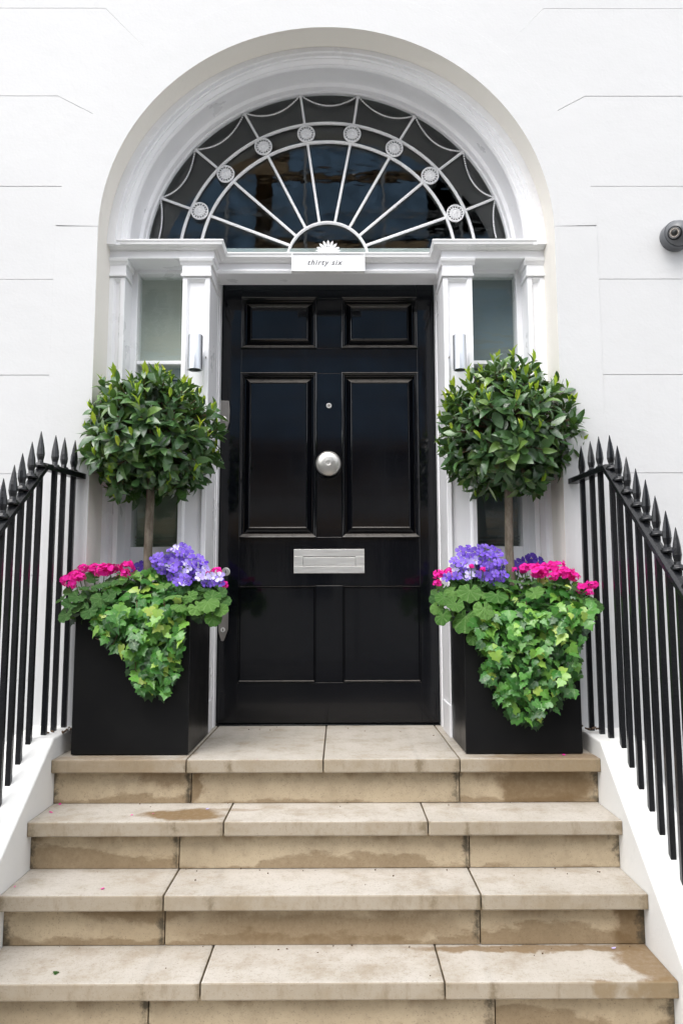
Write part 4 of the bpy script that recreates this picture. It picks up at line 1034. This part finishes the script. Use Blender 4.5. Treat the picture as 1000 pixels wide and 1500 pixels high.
def violets(label, root, blobs, n, leaves, seed):
    t = round_plant('primula', label, 'flower', root, leaves, PRI, 1, seed, 'violet flowering primulas in the planters')
    sm = MB(); done = []; fm = MB()
    for i in range(190):
        bx, by, rx, ry, Y = random.choice(blobs); x = bx+rnd(-rx, rx); y = by+ry*rnd(.3, 1)+rnd(0, 26)
        merge_into(fm, random.choice(GER), frame(at(x, y, Y+rnd(.02, .09)), rvec(), Vector((rnd(-.6, .6), -.8, rnd(.2, 1))), rnd(.028, .045)))
    fm.build('inner_leaves', M_ger, t, smooth=True, kind='stuff')
    tries = 0
    while len(done) < n and tries < 4000:
        tries += 1; bx, by, rx, ry, Y = random.choice(blobs); a = rnd(0, 2*pi); q_ = sqrt(random.random()); x = bx+rx*q_*cos(a); y = by+ry*q_*sin(a)
        if any((x-u)**2+(y-v)**2 < 56 for u, v in done): continue
        done.append((x, y)); YY = Y-.03+.05*q_*abs(sin(a))+rnd(-.015, .015); p = at(x, y, YY); c = at(bx, by+ry*.5, Y+.05)
        nrm = ((p-c).normalized()*.6+Vector((rnd(-.4, .4), -.7, rnd(.0, .7)))).normalized(); sc = rnd(.85, 1.15)
        place('flower', random.choice(VIO), frame(p, nrm.orthogonal()+rvec()*.8, nrm, sc), t)
        b = Vector((lerp(root[0], p.x, .5), root[1], PH)); sm.tube([b, b.lerp(p, .6)+Vector((0, 0, .01)), p-nrm*.002], .0010, 4)
    sm.build('flower_stems', M_stem, t, kind='stuff'); return t
violets('violet primulas with pale edges right of the left bay trunk, in the left planter', (-.63, 2.96, PH-.03),
    [(262, 814, 20, 14, 2.95), (240, 824, 15, 13, 2.93), (270, 836, 26, 16, 2.91), (285, 830, 16, 14, 2.92), (268, 852, 14, 8, 2.87), (301, 846, 14, 9, 2.88), (316, 849, 10, 7, 2.87)], 70,
    [(304, 881, 15, 2.80, .5), (312, 902, 12, 2.79, 1.0), (287, 888, 13, 2.80, .8), (276, 872, 12, 2.84, .3), (322, 892, 11, 2.80, .9), (254, 872, 13, 2.84, .2), (262, 886, 12, 2.80, .5), (300, 866, 10, 2.88, .2), (240, 858, 11, 2.88, .2), (310, 872, 12, 2.84, .4)], 51)
violets('blue violet primulas with big round leaves, left of the trunk in the right planter', (.57, 2.96, PH-.03),
    [(690, 815, 22, 15, 2.95), (712, 812, 18, 12, 2.95), (680, 826, 17, 12, 2.93), (722, 826, 18, 14, 2.92), (730, 842, 14, 10, 2.89), (678, 841, 13, 8, 2.90), (712, 840, 12, 10, 2.9), (662, 845, 8, 6, 2.9)], 66,
    [(688, 864, 17, 2.83, .4), (682, 902, 21, 2.79, 1.1), (708, 890, 15, 2.79, .9), (648, 900, 13, 2.80, 1.2), (667, 883, 13, 2.81, .8), (651, 875, 12, 2.83, .6), (726, 870, 16, 2.82, .4), (738, 862, 12, 2.86, .2), (664, 866, 12, 2.86, .3), (708, 868, 12, 2.86, .2), (780, 868, 13, 2.82, .3), (697, 912, 12, 2.80, 1.3), (640, 888, 10, 2.82, 1.0), (692, 932, 10, 2.80, 1.6)], 52)
def pansies(label, root, spots, seed):
    random.seed(seed); t = thing('pansy', label, 'flower', root, 'dark purple pansies in the planters')
    for (x, y, r, Y) in spots:
        p = at(x, y, Y); n_ = Vector((rnd(-.4, .4), -1, rnd(.1, .5))); k = (at(x+1, y, Y).x-p.x)
        place('flower', random.choice(PAN), frame(p, n_.orthogonal()+rvec()*.4, n_, r*k/.024*1.1), t)
        place('stem', MB().tube([(0, 0, 0), (.004, .004, -.06), (.002, .008, -.13)], .0017, 5).mesh('stem', M_stem), Matrix.Translation(p+Vector((0, .004, 0))), t)
        for j in range(3):
            merge = frame(p+Vector((rnd(-.02, .02), .01, -.02-rnd(0, .03))), rvec(), Vector((0, -.6, 1)), .028); place('leaf', BAYD[0], merge, t)
    return t
pansies('dark purple pansies behind the left bay trunk', (-.80, 3.12, PH-.03), [(203, 832, 8, 3.14), (209, 827, 6, 3.16), (226, 827, 8, 3.12), (198, 838, 6, 3.1)], 61)
pansies('dark purple pansies behind the right bay trunk and pink blooms', (.80, 3.12, PH-.03), [(770, 823, 9, 3.12), (778, 818, 8, 3.14), (788, 823, 8, 3.12), (758, 825, 7, 3.12), (764, 830, 7, 3.08), (794, 828, 6, 3.10), (752, 832, 6, 3.06)], 62)

# ------------------------------------------------------------------ fallen petals, crumbs, a leaf
random.seed(77)
def onstep(x, y, k):    # pixel to a point on tread k
    d = _rt*(x-500)+_dn*(y-750)+_fwd*F; d = d*((-RISE*k-EYE)/d.z); return Vector((d.x, d.y, -RISE*k+.0025))
pm = MB(); pm.add([(-.006, -.004, 0), (.002, -.006, .001), (.008, 0, .003), (.003, .005, .001), (-.005, .004, 0)], [(0, 1, 2, 3, 4)]); PM = pm.mesh('petal', M_pink)
for (x, y, k, sc, wh) in ((88, 1179, 1, .8, 'in the back left corner of the second tread'), (75, 1191, 1, 1.0, 'near the left wall on the second tread'), (193, 1195, 1, .7, 'left of the damp patch on the second tread'), (225, 1193, 1, .8, 'on the damp patch of the second tread'),
        (150, 1303, 2, 1.0, 'in the middle of the left slab of the third tread'), (377, 1113, 0, .6, 'at the front edge of the top landing'), (784, 1174, 1, .9, 'at the back right of the second tread'), (825, 1107, 0, 1.1, 'beside the front of the right planter'), (22, 1300, 2, .5, 'at the left end of the third tread')):
    p = onstep(x, y, k); o = bpy.data.objects.new('petal', PM); C.objects.link(o); o.location = p; o.rotation_euler = (rnd(-.2, .2), rnd(-.2, .2), rnd(0, 6)); o.scale = (sc,)*3
    tag(o, 'tiny fallen pink petal '+wh, 'petal', 'pink petals fallen on the steps')
for (x, y, k) in ((304, 1186, 1), (898, 1390, 3)):
    p = onstep(x, y, k); o = bpy.data.objects.new('petal', MB().add([(-.006, -.004, 0), (.002, -.006, .001), (.008, 0, .003), (.003, .005, .001), (-.005, .004, 0)], [(0, 1, 2, 3, 4)]).mesh('petal', M_purple2)); C.objects.link(o); o.location = p
    tag(o, 'tiny fallen violet petal on the %s' % ('damp patch of the second step' if k == 1 else 'damp corner of the fourth step'), 'petal')
p = onstep(84, 1427, 3)
o = bpy.data.objects.new('fallen_leaf', IVY[1]); C.objects.link(o); o.location = p+Vector((0, 0, .002)); o.rotation_euler = (.1, .05, 1.2); o.scale = (.017,)*3
tag(o, 'small green leaf scrap on the lowest left tread', 'leaf')
cb = MB()
for i in range(55):
    k = random.choice((0, 1, 1, 2, 2, 3, 3)); X = rnd(-.97, .88); back = Y1-GO*(k-1)+NOSE if k else 3.45; front = Y1-GO*k
    Yy = back-abs(random.gauss(0, .03)) if random.random() < .7 else rnd(front+.01, back-.01)
    if k == 0: Yy = rnd(3.2, 3.48); X = rnd(-.5, .4)
    if Yy < front: continue
    r = rnd(.001, .0026); c = Vector((X, Yy, -RISE*k+r*.6))
    cb.tube([c-Vector((r, 0, 0)), c+Vector((r*rnd(.3, 1), r*rnd(-1, 1), r*.5))], [r, r*.6], 5)
o = cb.build('crumbs', M_twig, None, kind='stuff'); tag(o, 'brown crumbs of bud scale and grit scattered on the treads', 'debris')

# ------------------------------------------------------------------ the street opposite (unseen except in reflections; side houses kept low to let light in)
M_brick = smat('brown_brick', (.34, .26, .19), .85, 0, .25, 6); M_ostuc = smat('opposite_stucco', (.62, .60, .56), .7)
M_net = smat('blue_debris_net', (.26, .42, .62), .7, 0, .3, 2.5); M_board = smat('scaffold_board', (.55, .38, .22), .8, 0, .2, 3)
M_pole = smat('scaffold_tube', (.62, .62, .63), .45, .2); M_win = smat('far_window', (.03, .035, .045), .1)
def townhouse(x0, x1, wall, label, hh):
    t = thing('town_house', label, 'house', ((x0+x1)/2, -13, ZG)); Y = -12.6
    MB().box(x0, x1, Y-6, Y, ZG, hh).build('wall', wall, t); MB().box(x0, x1, Y, Y+.06, ZG, 3.2).build('ground_floor', M_ostuc, t)
    MB().box(x0, x1, Y, Y+.35, hh-.6, hh-.2).build('cornice', M_ostuc, t)
    for fl_ in range(4):
        for k in range(3):
            xc = lerp(x0, x1, (k+.5)/3); z0 = .6+fl_*3.1
            if z0+1.9 > hh-.6: continue
            f = MB().box(xc-.62, xc+.62, Y+.061, Y+.12, z0-.1, z0+1.95).build('window', M_ostuc, t); MB().box(xc-.5, xc+.5, Y+.121, Y+.13, z0, z0+1.85).build('pane', M_win, f)
townhouse(-12, -6.1, M_brick, 'brown brick town house across the street, left of the scaffolding', 6.8)
townhouse(-6, 0.4, M_brick, 'brown brick town house across the street behind the left half of the scaffolding', 12.9)
townhouse(.5, 6.5, M_brick, 'brown brick town house across the street behind the right half of the scaffolding', 13.2)
townhouse(6.6, 12.5, M_ostuc, 'pale stucco town house across the street at the right', 7.2)
scf = thing('scaffolding', 'steel scaffolding with timber lifts and blue debris netting on the houses across the street', 'scaffolding', (0, -11.6, ZG))
for k in range(8):
    x = -6.5+k*1.9
    for Y in (-12.3, -11.0): MB().tube([(x, Y, ZG), (x, Y, 14.6)], .035, 6).build('pole', M_pole, scf)
for z in (2.1, 4.3, 6.5, 8.8, 11.0, 13.1):
    MB().box(-6.8, 7.2, -12.3, -11.2, z, z+.08).build('boards', M_board, scf); MB().box(-6.8, 7.2, -11.16, -11.12, z+.1, z+.38).build('toe_board', M_board, scf)
    for h_ in (.6, 1.1): MB().tube([(-6.8, -11.0, z+h_), (7.2, -11.0, z+h_)], .03, 6).build('ledger', M_pole, scf)
for (x0, x1, z0, z1) in ((-6.4, -2.0, 8.9, 10.9), (-1.2, 2.6, 11.1, 13.0), (-1.6, 3.6, 9.3, 10.8), (3.8, 7.0, 11.1, 12.9), (2.2, 6.8, 8.9, 10.9), (-6.4, -3.6, 11.2, 13.0), (-3, 5.5, 6.7, 8.6), (-6, 2, 4.4, 6.4)):
    MB().box(x0, x1, -11.10, -11.08, z0, z1).build('netting', M_net, scf)
